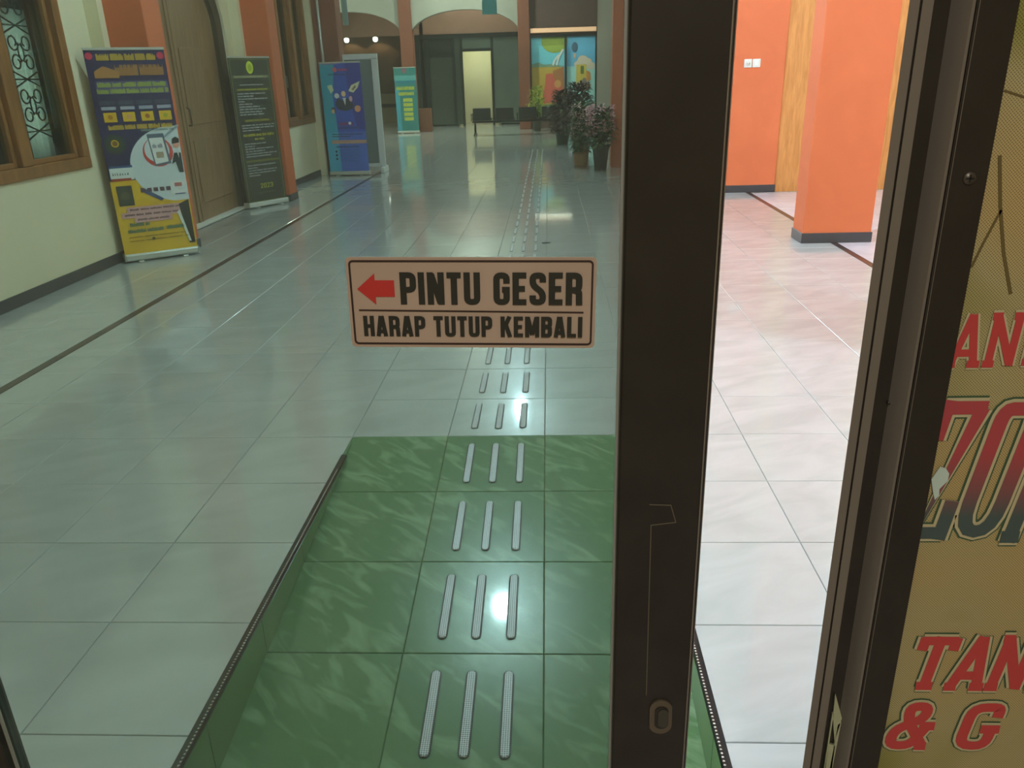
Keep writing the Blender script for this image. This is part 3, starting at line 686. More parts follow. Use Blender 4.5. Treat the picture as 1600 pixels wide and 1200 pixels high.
# mural wall
mw_ = MB(); mw_.box((-0.06, 20.4, 2.4), (1.76, 20.55, AH), M['mauve']); mw_.box((-0.06, 20.4, -0.05), (1.76, 20.55, 0.3), M['mauve'])
struct('wall_mural', mw_, 'dark mauve wall above and below the colourful mural', 'wall')
mu = empty('window_3', (0.865, 20.42, 0.3), label='colourful painted mural window of two panels at the far end', cat='window', kind='structure')
B((-0.94, 0.05, 0), (0.9, 0.09, 2.11), P((120, 190, 214))).build('mural_board', mu)
for x in (-0.915, 0.05, 0.885): B((x-0.03, -0.03, 0), (x+0.03, 0.05, 2.11), M['darkalu'], 0.004).build('mullion', mu)
B((-0.94, -0.03, 2.05), (0.9, 0.05, 2.11), M['darkalu'], 0.004).build('head_rail', mu)
pm = MB(); 
MK = [0]
def mp(pts, c, k=0):
    MK[0] += 1; pm.add([(a, 0.049-0.002*k-0.0001*MK[0], b) for a, b in pts], [tuple(range(len(pts)))], P(c))
mp([(-0.88, 1.3), (-0.3, 1.3), (-0.05, 1.5), (-0.05, 2.0), (-0.88, 2.0)], (110, 190, 220))
mp(ell(-0.25, 1.95, 0.36, 0.3, 18), (140, 158, 70), 1)
mp([(-0.88, 1.3), (-0.88, 1.38), (-0.7, 1.42), (-0.55, 1.36), (-0.3, 1.38), (0.02, 1.3)], (120, 150, 130), 2)
mp([(-0.88, 0.3), (-0.88, 1.3), (-0.45, 1.34), (-0.05, 1.28), (-0.02, 0.3)], (190, 158, 70), 1)
mp([(-0.3, 0.5), (-0.3, 1.2), (0.0, 1.3), (0.02, 0.5)], (170, 112, 70), 2)
mp([(-0.62, 0.35), (-0.52, 0.85), (-0.5, 1.12), (-0.32, 1.14), (-0.24, 0.95), (-0.05, 0.8), (-0.1, 0.4)], (204, 96, 80), 3)
mp(ell(-0.17, 0.86, 0.1, 0.1, 12), (230, 150, 90), 4)
mp([(-0.88, 0.1), (-0.88, 0.75), (-0.6, 0.7), (-0.55, 0.1)], (186, 176, 70), 4)
mp([(-0.88, 0.0), (-0.88, 0.3), (0.02, 0.36), (0.02, 0.0)], (96, 120, 70), 5)
for (a, b, c2, d2) in ((-0.3, 1.34, -0.14, 1.6), (-0.2, 1.34, -0.02, 1.74)):
    for q in ribbon([(a, b), ((a+c2)/2-0.03, (b+d2)/2), (c2, d2)], 0.05): mp([tuple(v) for v in q], (226, 236, 236), 6)
mp([(0.08, 1.2), (0.86, 1.2), (0.86, 2.04), (0.08, 2.04)], (96, 170, 222))
mp([(0.08, 0.2), (0.86, 0.2), (0.86, 1.3), (0.08, 1.3)], (160, 206, 206), 1)
mp(ell(0.3, 1.78, 0.09, 0.13, 14), (60, 92, 120), 2); mp([(0.26, 1.62), (0.34, 1.62), (0.32, 1.5), (0.28, 1.5)], (196, 160, 140), 2)
for cx, cz, r in ((0.4, 1.35, .12), (0.52, 1.45, .15), (0.64, 1.4, .13), (0.74, 1.3, .12)): mp(ell(cx, cz, r, r*.8, 14), (206, 190, 176), 3)
mp([(0.34, 0.7), (0.34, 1.34), (0.62, 1.34), (0.62, 0.9), (0.46, 0.7)], (200, 176, 80), 4)
mp([(0.46, 1.1), (0.46, 1.3), (0.55, 1.3), (0.55, 1.1)], (90, 110, 60), 5)
mp([(0.62, 0.9), (0.62, 1.18), (0.72, 1.15), (0.74, 0.95)], (196, 130, 70), 5)
mp(ell(0.58, 0.8, 0.16, 0.14, 12), (186, 150, 130), 5); mp(ell(0.56, 0.92, 0.06, 0.08, 10), (120, 110, 110), 6)
mp(ell(0.16, 0.62, 0.04, 0.06, 10), (60, 50, 60), 5); mp([(0.12, 0.4), (0.2, 0.4), (0.2, 0.57), (0.12, 0.57)], (190, 110, 150), 5)
pm.build('painted_scene', mu)
pel = empty('pelmet_light', (0.865, 20.36, 2.44), label='long warm pelmet light strip above the mural', cat='lamp')
B((-0.91, -0.1, 0.0), (0.88, 0.04, 0.02), mat('pelmet underside', (120, 90, 70), 0.6), 0.004).build('pelmet_board', pel)
B((-0.9, -0.08, 0.022), (0.87, -0.03, 0.13), mat('warm tube glow', (255, 196, 160), 0.5, emit=1.6), 0.006).build('tube', pel)
B((-0.91, -0.02, 0.02), (0.88, 0.03, 0.15), M['mauve'], 0.004).build('back_board', pel)
ld = bpy.data.lights.new('pelmet', 'AREA'); ld.shape = 'RECTANGLE'; ld.size = 1.7; ld.size_y = 0.04; ld.energy = 9; ld.color = (1, 0.9, 0.8)
lo = bpy.data.objects.new('pelmet_glow', ld); COL.objects.link(lo); lo.location = (0, -0.1, -0.02); lo.rotation_euler = (R(-20), 0, 0); lo.parent = pel
# partition behind the middle arch
YP = 22.7
pw = MB(); pw.box((-9.0, YP, 2.62), (-0.3, YP+0.12, AH), M['pinkwall'])
pw.box((-3.98, YP, -0.05), (-3.5, YP+0.12, 2.62), M['darkalu'])
struct('wall_partition', pw, 'pinkish wall above the dark glazed partition', 'wall')
part = empty('door_2', (-1.75, YP, 0), label='dark aluminium partition with a white door made as a lit opening under the middle arch', cat='door', kind='structure')
def fbox(a, b, name, m=M['darkalu']): return B(a, b, m, 0.004).build(name, part)
fbox((-1.75, -0.04, 2.5), (1.45, 0.05, 2.62), 'head_rail')
for x in (-1.72, -1.43, -0.66, -0.42, 0.5, 1.42): fbox((x-0.035, -0.04, 0), (x+0.035, 0.05, 2.5), 'post')
fbox((-1.4, 0, 0.05), (-0.7, 0.02, 2.0), 'panel', M['frost2']); fbox((-1.4, 0, 2.05), (-0.7, 0.02, 2.5), 'dark_panel', M['darkalu']); fbox((-1.72, 0.0, 0.05), (-1.4, 0.02, 2.5), 'dark_panel', M['darkalu'])
fbox((-1.4, -0.03, 2.0), (-0.7, 0.04, 2.05), 'rail')
fbox((-0.63, 0, 0.05), (-0.45, 0.02, 2.5), 'panel', M['frost2'])
fbox((-0.385, 0, 2.2), (0.465, 0.02, 2.5), 'transom_panel', M['frost']); fbox((-0.4, -0.03, 2.12), (0.48, 0.04, 2.2), 'transom_rail')
fbox((0.535, 0, 0.05), (1.39, 0.02, 2.5), 'panel', M['frost'])
# box and lamp added behind the opening so the white door looks lit
rb = MB(); cw = mat('warm white wall', (240, 232, 206), 0.8)
rb.box((-0.6, 1.6, 0), (0.7, 1.65, 2.6), cw); rb.box((-0.6, 0.1, 0), (-0.55, 1.65, 2.6), cw); rb.box((0.65, 0.1, 0), (0.7, 1.65, 2.6), cw); rb.box((-0.6, 0.1, 2.55), (0.7, 1.65, 2.6), cw)
rb.build('lit_backing_box', part)
la = bpy.data.lights.new('door backlight', 'AREA'); la.energy = 26; la.size = 0.8; la.color = (1.0, 0.97, 0.84); lo = bpy.data.objects.new('door_backlight', la); COL.objects.link(lo); lo.location = (-1.75, YP+0.75, 2.5)
la.energy = 30
# brown wall, counter and two spots behind the left arch
bw = MB(); bw.box((-9.0, 27.0, -0.05), (-3.3, 27.1, AH), M['brownwall']); bw.box((-3.4, YP, -0.05), (-3.3, 27.0, AH), M['brownwall'])
struct('wall_far', bw, 'brown clad far wall with two spotlights behind the left arch', 'wall')
struct('trim_5', B((-9.0, 26.2, 2.94), (-3.4, 26.9, 3.3), M['darkwood'], 0.01), 'dark wooden bulkhead above the two spotlights', 'bulkhead')
ct = empty('reception_counter', (-5.4, 25.9, 0), label='beige stepped counter left of the teal banner', cat='counter')
B((-1.0, 0, 0.0), (1.0, 0.6, 0.5), M['counter'], 0.01).build('lower_body', ct); B((-1.0, 0.15, 0.5), (1.0, 0.6, 0.62), M['darkwood'], 0.01).build('shelf_gap', ct)
B((-1.05, -0.03, 0.62), (1.05, 0.65, 0.95), M['counter'], 0.01).build('counter_top', ct)
for x, lb in ((-6.5, 'left one of two small warm spotlights under the dark bulkhead'), (-5.5, 'right one of two small warm spotlights under the dark bulkhead')):
    e = empty('spotlight', (x, 26.45, 2.86), label=lb, cat='lamp', group='spotlights in the far hall')
    MB().lathe([(0.05, 0.05), (0.09, 0.0), (0.09, -0.06), (0.06, -0.07)], (0, 0, 0), M['darkalu'], 16).build('housing', e)
    MB().lathe([(0.04, -0.072), (0.09, -0.1), (0.085, -0.19), (0.04, -0.23)], (0, 0, 0), mat('spot bulb', (255, 250, 240), 0.3, emit=9), 14).build('bulb', e)
    ld = bpy.data.lights.new('spot', 'SPOT'); ld.energy = 150; ld.color = (1.0, 0.72, 0.45); ld.spot_size = R(110); ld.shadow_soft_size = 0.05
    lo = bpy.data.objects.new('spot_beam', ld); COL.objects.link(lo); lo.location = (0, 0.0, -0.2); lo.rotation_euler = (R(35), 0, 0); lo.parent = e
# unseen lamps added to light the hall
for x, y, w in ((-5.2, 17.0, HALL_W), (-1.6, 18.6, HALL_W*1.0), (-1.8, 21.6, HALL_W*0.45)):
    e = empty('added_ceiling_light', (x, y, AH-0.08 if y < 21 else AH-0.08), label={17.0: 'added round ceiling light in the far hall, left', 18.6: 'added round ceiling light in the far hall before the middle arch', 21.6: 'added round ceiling light behind the middle arch'}[y], cat='lamp')
    MB().lathe([(0.16, 0.08), (0.17, 0.02), (0.15, 0.0)], (0, 0, 0), M['white'], 24).build('housing', e)
    ld = bpy.data.lights.new('hall', 'AREA'); ld.shape = 'DISK'; ld.size = 0.3; ld.energy = w; ld.color = (1.0, 0.98, 0.92)
    lo = bpy.data.objects.new('hall_glow', ld); COL.objects.link(lo); lo.location = (0, 0, -0.02); lo.parent = e

# ------------------------------------------------------------ waiting bench
bn = empty('waiting_bench', (-0.4, 18.2, 0), label='black four seat waiting bench in front of the mural', cat='bench')
MB().box((-1.12, 0.02, 0.30), (1.12, 0.08, 0.35), M['black'], 0.008).build('beam', bn)
for k in range(4):
    cx = -0.84+0.575*k
    sm = MB(); sm.box((cx-0.24, -0.3, 0.37), (cx+0.24, 0.14, 0.41), M['black'], 0.015); sm.build('seat', bn)
    bk = MB(); v = []
    bk.prism([(-0.30, 0.40), (-0.34, 0.66), (-0.32, 0.67), (-0.27, 0.41)], cx-0.222, cx+0.222, M['black'], 'yz'); bk.build('backrest', bn)
    MB().tube([(cx-0.27, -0.28, 0.36), (cx-0.27, -0.28, 0.52), (cx-0.27, 0.08, 0.52), (cx-0.27, 0.08, 0.36)], 0.012, M['darkalu'], 8).build('armrest', bn)
for x in (-1.05, 1.05):
    lg = MB(); lg.tube([(x, 0.05, 0.32), (x, 0.05, 0.05)], 0.025, M['darkalu'], 8); lg.tube([(x, -0.3, 0.02), (x, 0.05, 0.06), (x, 0.36, 0.02)], 0.02, M['darkalu'], 8); lg.build('leg', bn)

# ------------------------------------------------------------ potted plants
def leafquad(mb, p, dirv, L, w, m):
    d = Vector(dirv).normalized(); a = Vector((0, 0, 1)) if abs(d.z) < 0.9 else Vector((1, 0, 0)); u = d.cross(a).normalized(); n = u.cross(d)
    p = Vector(p); q1 = p+d*L*0.5+n*0.12*L; q2 = p+d*L-n*0.05*L
    mb.add([p, q1+u*w/2, q2, q1-u*w/2, q1+n*0.02*L], [(0, 1, 4), (1, 2, 4), (2, 3, 4), (3, 0, 4)], m)
def plant(name, loc, pot, pr, ph, potm, H0, H1, spread, n, leafms, label, flowers=None, droop=0.0, L=(0.08, 0.17), lw=0.055, seed=1, fn=40, fr=0.028):
    rnd = random.Random(seed); r = empty(name, loc, label=label, cat='plant', group='potted plants on the right before the brown pillar')
    if pot == 'basket':
        p = MB(); p.lathe([(pr*0.8, 0), (pr, ph*0.5), (pr*0.95, ph*0.9), (pr*1.02, ph), (pr*0.85, ph), (pr*0.8, ph*0.8)], (0, 0, 0), potm, 20)
        for k in range(4): p.lathe([(pr*(0.86+0.05*min(k, 3)), ph*(0.15+0.22*k)), (pr*(0.9+0.05*min(k, 3)), ph*(0.18+0.22*k)), (pr*(0.86+0.05*min(k, 3)), ph*(0.22+0.22*k))], (0, 0, 0), potm, 20)
        p.build('basket', r)
    else:
        p = MB(); p.lathe([(pr*0.7, 0), (pr*0.95, ph*0.85), (pr*1.05, ph*0.86), (pr*1.05, ph), (pr*0.88, ph), (pr*0.85, ph*0.85)], (0, 0, 0), potm, 20); p.build('pot', r)
    B_ = MB(); B_.lathe([(pr*0.84, ph*0.8), (pr*0.84, ph*0.88), (0.01, ph*0.9)], (0, 0, 0), mat('potting soil', (60, 46, 36), 0.9), 16); B_.build('soil', r)
    st = MB(); tips = []
    for k in range(9):
        a = rnd.uniform(0, 6.28); rr = spread*rnd.uniform(0.3, 0.8); z = rnd.uniform(H0+(H1-H0)*0.45, H1*0.95)
        st.tube([(0.02*math.cos(a), 0.02*math.sin(a), ph*0.8), (rr*0.4*math.cos(a), rr*0.4*math.sin(a), (ph+z)/2), (rr*math.cos(a), rr*math.sin(a), z)], [0.008, 0.006, 0.003], mat('plant stem', (70, 84, 48), 0.7), 5); tips.append((rr*math.cos(a), rr*math.sin(a), z))
    st.build('stem', r)
    fo = MB()
    for k in range(n):
        a = rnd.uniform(0, 6.28); t = rnd.random(); z = H0+(H1-H0)*t; rr = spread*math.sqrt(rnd.random())*(0.55+0.45*math.sin(math.pi*min(1, t+0.15)))
        dz = rnd.uniform(-0.5, 0.8)-droop
        leafquad(fo, (rr*0.8*math.cos(a), rr*0.8*math.sin(a), z), (math.cos(a+rnd.uniform(-.7, .7)), math.sin(a+rnd.uniform(-.7, .7)), dz), rnd.uniform(*L), lw*rnd.uniform(.7, 1.3), rnd.choice(leafms))
    o = fo.build('foliage', r); o['kind'] = 'stuff'
    if flowers:
        fl_ = MB()
        for k in range(fn):
            a = rnd.uniform(0, 6.28); z = H0+(H1-H0)*rnd.uniform(0.35, 1.05); rr = spread*rnd.uniform(0.5, 1.05); c = Vector((rr*math.cos(a), rr*math.sin(a), z))
            for q in range(5):
                b = 2*math.pi*q/5; leafquad(fl_, c, (math.cos(b), math.sin(b)*0.7-0.3, 0.5*math.sin(b)), fr*2, fr*1.3, rnd.choice(flowers))
        o = fl_.build('blossoms', r); o['kind'] = 'stuff'
    return r
gA, gB, gC = P((58, 92, 60), .6), P((84, 116, 70), .6), P((40, 66, 50), .6)
plant('potted_flower', (1.22, 9.62, 0), 'pot', 0.13, 0.37, P((38, 42, 46), .5), 0.34, 0.9, 0.2, 560, [gA, gC, gC, gB], 'tall black pot of pink artificial flowers by the brown pillar', [P((206, 150, 164), .6), P((186, 120, 140), .6), P((214, 180, 184), .6)], seed=3, fn=80, fr=0.034)
plant('potted_flower', (0.94, 10.15, 0), 'basket', 0.12, 0.24, mat('woven basket', (150, 108, 70), 0.7), 0.24, 0.92, 0.17, 480, [gC, gA, P((90, 104, 76), .6)], 'wicker basket of pale pink flowers left of the black pot', [P((200, 160, 160), .6), P((176, 150, 140), .6)], seed=5, fn=64, fr=0.03)
plant('potted_plant', (1.02, 11.4, 0), 'pot', 0.13, 0.28, mat('terracotta', (176, 104, 68), 0.7), 0.22, 0.9, 0.26, 480, [gC, gC, gA], 'leafy green plant in a terracotta pot behind the basket', seed=7)
dkp = [P((62, 44, 50), .6), P((48, 40, 46), .6), P((74, 54, 56), .6), P((44, 54, 48), .6)]
plant('potted_plant', (1.02, 13.5, 0), 'pot', 0.16, 0.3, P((46, 60, 52), .5), 0.25, 1.2, 0.4, 1300, dkp, 'dark purple leafed plant behind the terracotta pot, tallest', seed=9)
plant('potted_plant', (0.72, 14.6, 0), 'pot', 0.16, 0.3, P((46, 60, 52), .5), 0.25, 1.05, 0.36, 1100, dkp, 'dark leafed plant at the left end of the plant row', seed=11)
plant('potted_plant', (0.12, 19.3, 0), 'pot', 0.13, 0.35, P((60, 60, 56), .5), 0.45, 1.1, 0.26, 200, [P((150, 170, 60), .6), P((120, 146, 56), .6)], 'yellow green plant behind the bench below the mural', seed=13)

tag(MB().prism([(0.36, 4.0), (0.385, 3.985), (0.42, 3.99), (0.435, 4.005), (0.405, 4.02), (0.375, 4.015)], 0.0006, 0.008, M['black'], 'xy').build('litter_scrap'), 'small dark scrap lying alone on the white floor above the door sign', 'litter')
# ------------------------------------------------------------ lamps of the corridor
def lamp(x, y, z, e, label):
    r = empty('ceiling_lamp', (x, y, z), label=label, cat='lamp', group='round bulbs on the corridor ceiling')
    MB().lathe([(0.07, 0.14), (0.07, 0.09), (0.05, 0.06)], (0, 0, 0), M['white'], 20).build('lamp_holder', r)
    prof = [(max(0.004, LAMP_R*math.sin(R(a))), -LAMP_R*math.cos(R(a))) for a in range(0, 151, 15)]
    MB().lathe(prof, (0, 0, 0), mat('bulb glow %g' % e, (205, 232, 255), 0.4, emit=e), 24).build('bulb', r)
names = ['round bulb lamp above the corridor nearest the door', 'round bulb lamp above the middle of the corridor', 'round bulb lamp above the far end of the plants']
for (x, y, z, e), n in zip(LAMPS, names): lamp(x, y, z, e, n)
for (x, y, z, e), n in zip(SIDE_LAMPS, ['round bulb lamp in the right side area near the door', 'round bulb lamp in the right side area by the ochre wall']): lamp(x, y, z, e, n)

# ------------------------------------------------------------ door wall and sliding door
ZF = -0.245
YD = -2.1
wf = MB(); wf.box((-3.4, YD-0.02, -0.3), (-0.46, YD+0.06, H), M['cream']); wf.box((1.5, YD-0.02, -0.3), (7.0, YD+0.06, H), M['cream']); wf.box((-0.46, YD-0.02, 2.35), (1.5, YD+0.06, H), M['cream'])
struct('wall_front', wf, 'wall around the glass sliding door, outside the picture', 'wall')
dr = empty('door_3', (0, YD, 0), label='dark bronze aluminium sliding door leaf with green tinted glass, half open', cat='door', kind='structure')
z0, z1 = ZF+0.015, 2.3
sm = MB(); sm.box((0.509, 0, z0), (0.6125, 0.04, z1), M['bronze'], 0.0025); stile = sm.build('stile', dr)
MB().box((0.6080, -0.0012, z0), (0.6095, 0.0005, z1), M['bronze_lit_edge']).box((0.6125, 0.002, z0), (0.6135, 0.012, z1), M['bronze_lit_edge']).build('edge_seam', stile)
MB().box((-0.44, 0, z0), (-0.381, 0.04, z1), M['bronze'], 0.0025).build('stile', dr)
MB().box((-0.381, 0, z1-0.07), (0.509, 0.04, z1), M['bronze'], 0.0025).build('top_rail', dr)
MB().box((-0.381, 0, z0), (0.509, 0.04, z0+0.09), M['bronze'], 0.0025).build('bottom_rail', dr)
MB().box((0.5055, 0.012, z0+0.09), (0.509, 0.016, z1-0.07), M['gasket']).box((-0.381, 0.012, z0+0.09), (-0.378, 0.016, z1-0.07), M['gasket']).build('gasket', dr)
B((-0.385, 0.018, z0+0.085), (0.512, 0.024, z1-0.065), M['glass']).build('glass_pane', dr)
# oval lock and the pale outline left by an old handle
lk = MB(); lz, lx = 0.556, 0.574
def oval(rx, rz, n=20, cx=lx, cz=lz):
    return [(cx+rx*math.cos(2*math.pi*k/n), cz+(rz-rx)*(1 if math.sin(2*math.pi*k/n) > 0 else -1)+rx*math.sin(2*math.pi*k/n)) for k in range(n)]
lm = mat('worn brown lock plate', (104, 92, 78), 0.4, metal=0.4); lm2 = mat('dark lock inset', (72, 68, 60), 0.45, metal=0.3)
lk.prism(oval(0.0155, 0.029), -0.003, 0.001, lm); lk.build('lock_plate', dr)
MB().prism(oval(0.0095, 0.019, cx=lx+0.001), -0.0045, -0.0025, M['bronze']).prism(oval(0.007, 0.0155, cx=lx+0.003), -0.0055, -0.004, lm2).build('lock_slot', dr)
ol = MB()
for q in ribbon([(0.5535, 0.592), (0.5505, 0.858), (0.5805, 0.862), (0.5735, 0.886), (0.5475, 0.887)], 0.0011): ol.prism([tuple(v) for v in q], -0.0007, 0.0005, mat('old glue outline', (104, 94, 78), 0.6))
ol.build('handle_outline', dr)

# fixed side: jamb profile and printed film
jb = empty('window_4', (0, YD, 0), label='fixed bronze frame and glass panel right of the door gap', cat='window', kind='structure')
M['bronze_lit'] = mat('lit grey bronze', (128, 120, 112), 0.32, metal=0.35)  # paler copy of the bronze, paints the lit strips of the jamb
def vbar(pts, name, m=M['bronze']):
    return MB().prism(pts, z0-0.015, z1, m, 'xy').build(name, jb)
vbar([(0.775, 0.0), (0.785, 0.0), (0.785, 0.02), (0.7833, 0.02)], 'jamb_lip', M['bronze_lit'])
vbar([(0.7875, 0.0), (0.798, 0.0), (0.798, 0.02), (0.7875, 0.02)], 'jamb_lip', M['bronze_lit'])
vbar([(0.777, 0.004), (0.798, 0.004), (0.798, 0.034), (0.7895, 0.034)], 'jamb')
vbar([(0.798, 0.018), (0.828, 0.018), (0.828, 0.04), (0.798, 0.04)], 'jamb_channel')
vbar([(0.822, 0.018), (0.835, 0.0015), (0.838, 0.0015), (0.838, 0.02)], 'channel_flank', M['bronze_lit'])
vbar([(0.8385, 0.0), (0.878, 0.0), (0.878, 0.04), (0.8385, 0.04)], 'fixed_stile')
vbar([(0.8405, -0.0006), (0.8412, -0.0006), (0.8412, 0.001), (0.8405, 0.001)], 'edge_seam', M['bronze_lit'])
vbar([(1.44, 0.0), (1.5, 0.0), (1.5, 0.04), (1.44, 0.04)], 'fixed_stile')
B((0.878, 0, z0-0.015), (1.44, 0.04, z0+0.07), M['bronze'], 0.002).build('bottom_rail', jb); B((0.878, 0, z1-0.06), (1.44, 0.04, z1), M['bronze'], 0.002).build('top_rail', jb)
B((0.876, 0.018, z0+0.065), (1.442, 0.024, z1-0.055), M['glass']).build('glass_pane', jb)
B((-0.46, 0.0, z1), (1.5, 0.05, 2.35), M['bronze'], 0.002).build('door_header', jb)
B((-0.46, 0.0, z0-0.02), (1.5, 0.05, z0-0.002), M['bronze'], 0.002).build('sill_track', jb)
def screw(x, z, r, y=0.0):
    s_ = MB(); s_.tube([(x, y-0.002, z), (x, y+0.001, z)], [r*0.85, r], M['screw'], 16); o = s_.build('screw', jb)
    k = MB(); k.box((x-r*0.55, y-0.0027, z-r*0.12), (x+r*0.55, y-0.0018, z+r*0.12), M['black']); k.box((x-r*0.12, y-0.0027, z-r*0.55), (x+r*0.12, y-0.0018, z+r*0.55), M['black']); k.build('screw_slot', o)
screw(0.860, 1.268, 0.0072); screw(0.8215, 1.012, 0.0018, 0.016)
sp = MB(); sp.prism([(0.8105, 0.585), (0.8245, 0.542), (0.8195, 0.5), (0.816, 0.52), (0.812, 0.545)], 0.0135, 0.017, M['strike'])
sp.prism([(0.8105, 0.55), (0.8125, 0.55), (0.8125, 0.42), (0.8105, 0.42)], 0.0135, 0.017, M['strike']); sp.prism([(0.8205, 0.53), (0.8245, 0.535), (0.8215, 0.42), (0.818, 0.42)], 0.0135, 0.017, M['strike'])
sp.prism([(0.811, 0.42), (0.822, 0.42), (0.821, 0.492), (0.8125, 0.496)], 0.0135, 0.017, M['strike']); sp.build('strike_plate', jb)

# printed perforated film
def film_mat():
    m = bpy.data.materials.new('printed perforated film'); m.use_nodes = True; nt = m.node_tree; b = nt.nodes['Principled BSDF']; b.inputs['Roughness'].default_value = 0.55
    g = nt.nodes.new('ShaderNodeNewGeometry'); n = nt.nodes.new('ShaderNodeTexNoise'); n.inputs['Scale'].default_value = 5.5; n.inputs['Detail'].default_value = 1.5
    nt.links.new(g.outputs['Position'], n.inputs['Vector']); r = nt.nodes.new('ShaderNodeValToRGB'); e = r.color_ramp.elements
    e[0].position = 0.3; e[0].color = (*lin((146, 142, 66)), 1); e[1].position = 0.7; e[1].color = (*lin((194, 168, 112)), 1)
    x = e.new(0.5); x.color = (*lin((186, 172, 122)), 1)
    nt.links.new(n.outputs[0], r.inputs[0])
    mp_ = nt.nodes.new('ShaderNodeMapping'); mp_.inputs['Scale'].default_value = (400, 1, 400); mp_.inputs['Rotation'].default_value = (0, R(45), 0)
    nt.links.new(g.outputs['Position'], mp_.inputs[0])
    v = nt.nodes.new('ShaderNodeTexVoronoi'); v.inputs['Scale'].default_value = 1; v.inputs['Randomness'].default_value = 0
    nt.links.new(mp_.outputs[0], v.inputs['Vector'])
    rr = nt.nodes.new('ShaderNodeValToRGB'); rr.color_ramp.elements[0].position = 0.28; rr.color_ramp.elements[0].color = (0.45, 0.45, 0.45, 1); rr.color_ramp.elements[1].position = 0.4
    nt.links.new(v.outputs['Distance'], rr.inputs[0]); mx = nt.nodes.new('ShaderNodeMix'); mx.data_type = 'RGBA'; mx.blend_type = 'MULTIPLY'; mx.inputs[0].default_value = 1
    nt.links.new(r.outputs[0], mx.inputs[6]); nt.links.new(rr.outputs[0], mx.inputs[7]); nt.links.new(mx.outputs[2], b.inputs['Base Color'])
    return m
fm = film_mat()
ink_r = mat('red film ink', (196, 66, 66), 0.5); ink_c = mat('cream film ink', (196, 184, 146), 0.5); ink_g = mat('dark green film ink', (66, 92, 66), 0.5)
def grad():
    m = bpy.data.materials.new('red to slate film ink'); m.use_nodes = True; nt = m.node_tree; b = nt.nodes['Principled BSDF']; b.inputs['Roughness'].default_value = 0.5
    g = nt.nodes.new('ShaderNodeNewGeometry'); s = nt.nodes.new('ShaderNodeSeparateXYZ'); mr = nt.nodes.new('ShaderNodeMapRange'); mr.inputs[1].default_value = 0.86; mr.inputs[2].default_value = 0.95
    r = nt.nodes.new('ShaderNodeValToRGB'); r.color_ramp.elements[0].color = (*lin((72, 88, 86)), 1); r.color_ramp.elements[1].color = (*lin((178, 70, 76)), 1)
    nt.links.new(g.outputs['Position'], s.inputs[0]); nt.links.new(s.outputs[2], mr.inputs[0]); nt.links.new(mr.outputs[0], r.inputs[0]); nt.links.new(r.outputs[0], b.inputs['Base Color']); return m
ink_z = grad()
fi = empty('window_film', (0, YD, 0), label='olive printed perforated film with red letters on the right glass', cat='film')
B((0.879, 0.0165, z0+0.072), (1.438, 0.0178, z1-0.062), fm).build('film_sheet', fi)
SG = {  # heavier letters with serifs
 'A': (0.62, [[(.06,0),(.34,1)], [(.56,0),(.34,1)], [(.16,.26),(.5,.26)], [(-.04,.04),(.18,.04)], [(.42,.04),(.68,.04)]]),
 'N': (0.66, [[(.12,0),(.12,1)], [(.56,0),(.56,1)], [(.12,.96),(.56,.04)], [(.0,.04),(.24,.04)], [(.44,.96),(.68,.96)], [(.0,.96),(.2,.96)]]),
 'D': (0.62, [[(.14,0),(.14,1)], rp([(.04,.93),(.54,.93),(.54,.07),(.04,.07)], .25)]),
 'Z': (0.60, [[(.04,.93),(.56,.93)], [(.5,.93),(.1,.07)], [(.02,.07),(.58,.07)], [(.06,.98),(.06,.72)], [(.55,.02),(.55,.3)]]),
 'O': (0.56, [rp([(.28,.92),(.5,.92),(.5,.08),(.08,.08),(.08,.92),(.28,.92)], .26)]),
 'T': (0.66, [[(.33,0),(.33,1)], [(.02,.92),(.64,.92)], [(.05,.98),(.05,.74)], [(.61,.98),(.61,.74)], [(.18,.05),(.48,.05)]]),
 'P': (0.60, [[(.14,0),(.14,1)], rp([(.04,.93),(.52,.93),(.52,.44),(.14,.44)], .2), [(.0,.05),(.3,.05)]]),
 'G': (0.66, [rp([(.56,.70),(.56,.92),(.1,.92),(.1,.07),(.54,.07),(.54,.44)], .26), [(.36,.44),(.68,.44)]]),
 '&': (0.70, [rp([(.62,.06),(.24,.62),(.2,.93),(.5,.93),(.5,.68),(.06,.4),(.06,.06),(.42,.06),(.58,.48)], .16), [(.46,.5),(.72,.5)], [(.5,.05),(.7,.05)]]),
 ' ': (0.25, [])}
def serif(mb, text, x, z, w, h, shear, st, m, y0, y1, stroke):
    # w = width of one unit
    for c in text:
        cw_, strokes = SG[c]; yy = y0
        for s_ in strokes:
            pts = [(x+a*w+shear*b*h, z+b*h) for a, b in s_]
            for q in ribbon(pts, stroke): mb.add([(v.x, yy, v.y) for v in q], [(0, 1, 2, 3)], m); yy -= 5e-6
            yy -= 1e-5
        x += (cw_+st)*w
def fit(o): o.scale = (1.0194, 1, 1.0194); o.location = (-0.0083, 0, -0.0267)
rows = [('ANDA', 0.870, 1.063, 0.052, 0.060, 0.04, 0.12, 0.0085, 0.004, None, ink_r),
        ('ZONA', 0.848, 0.834, 0.090, 0.192, 0.15, 0.10, 0.0165, 0.006, 0.0035, ink_z),
        ('TANPA', 0.893, 0.609, 0.070, 0.084, 0.14, 0.08, 0.0135, 0.0055, 0.003, ink_r),
        ('&', 0.880, 0.506, 0.078, 0.078, 0.14, 0.10, 0.0145, 0.0055, 0.003, ink_r),
        ('G', 0.880+1.15*0.078, 0.506, 0.078, 0.078, 0.14, 0.10, 0.0145, 0.0055, 0.003, ink_r)]
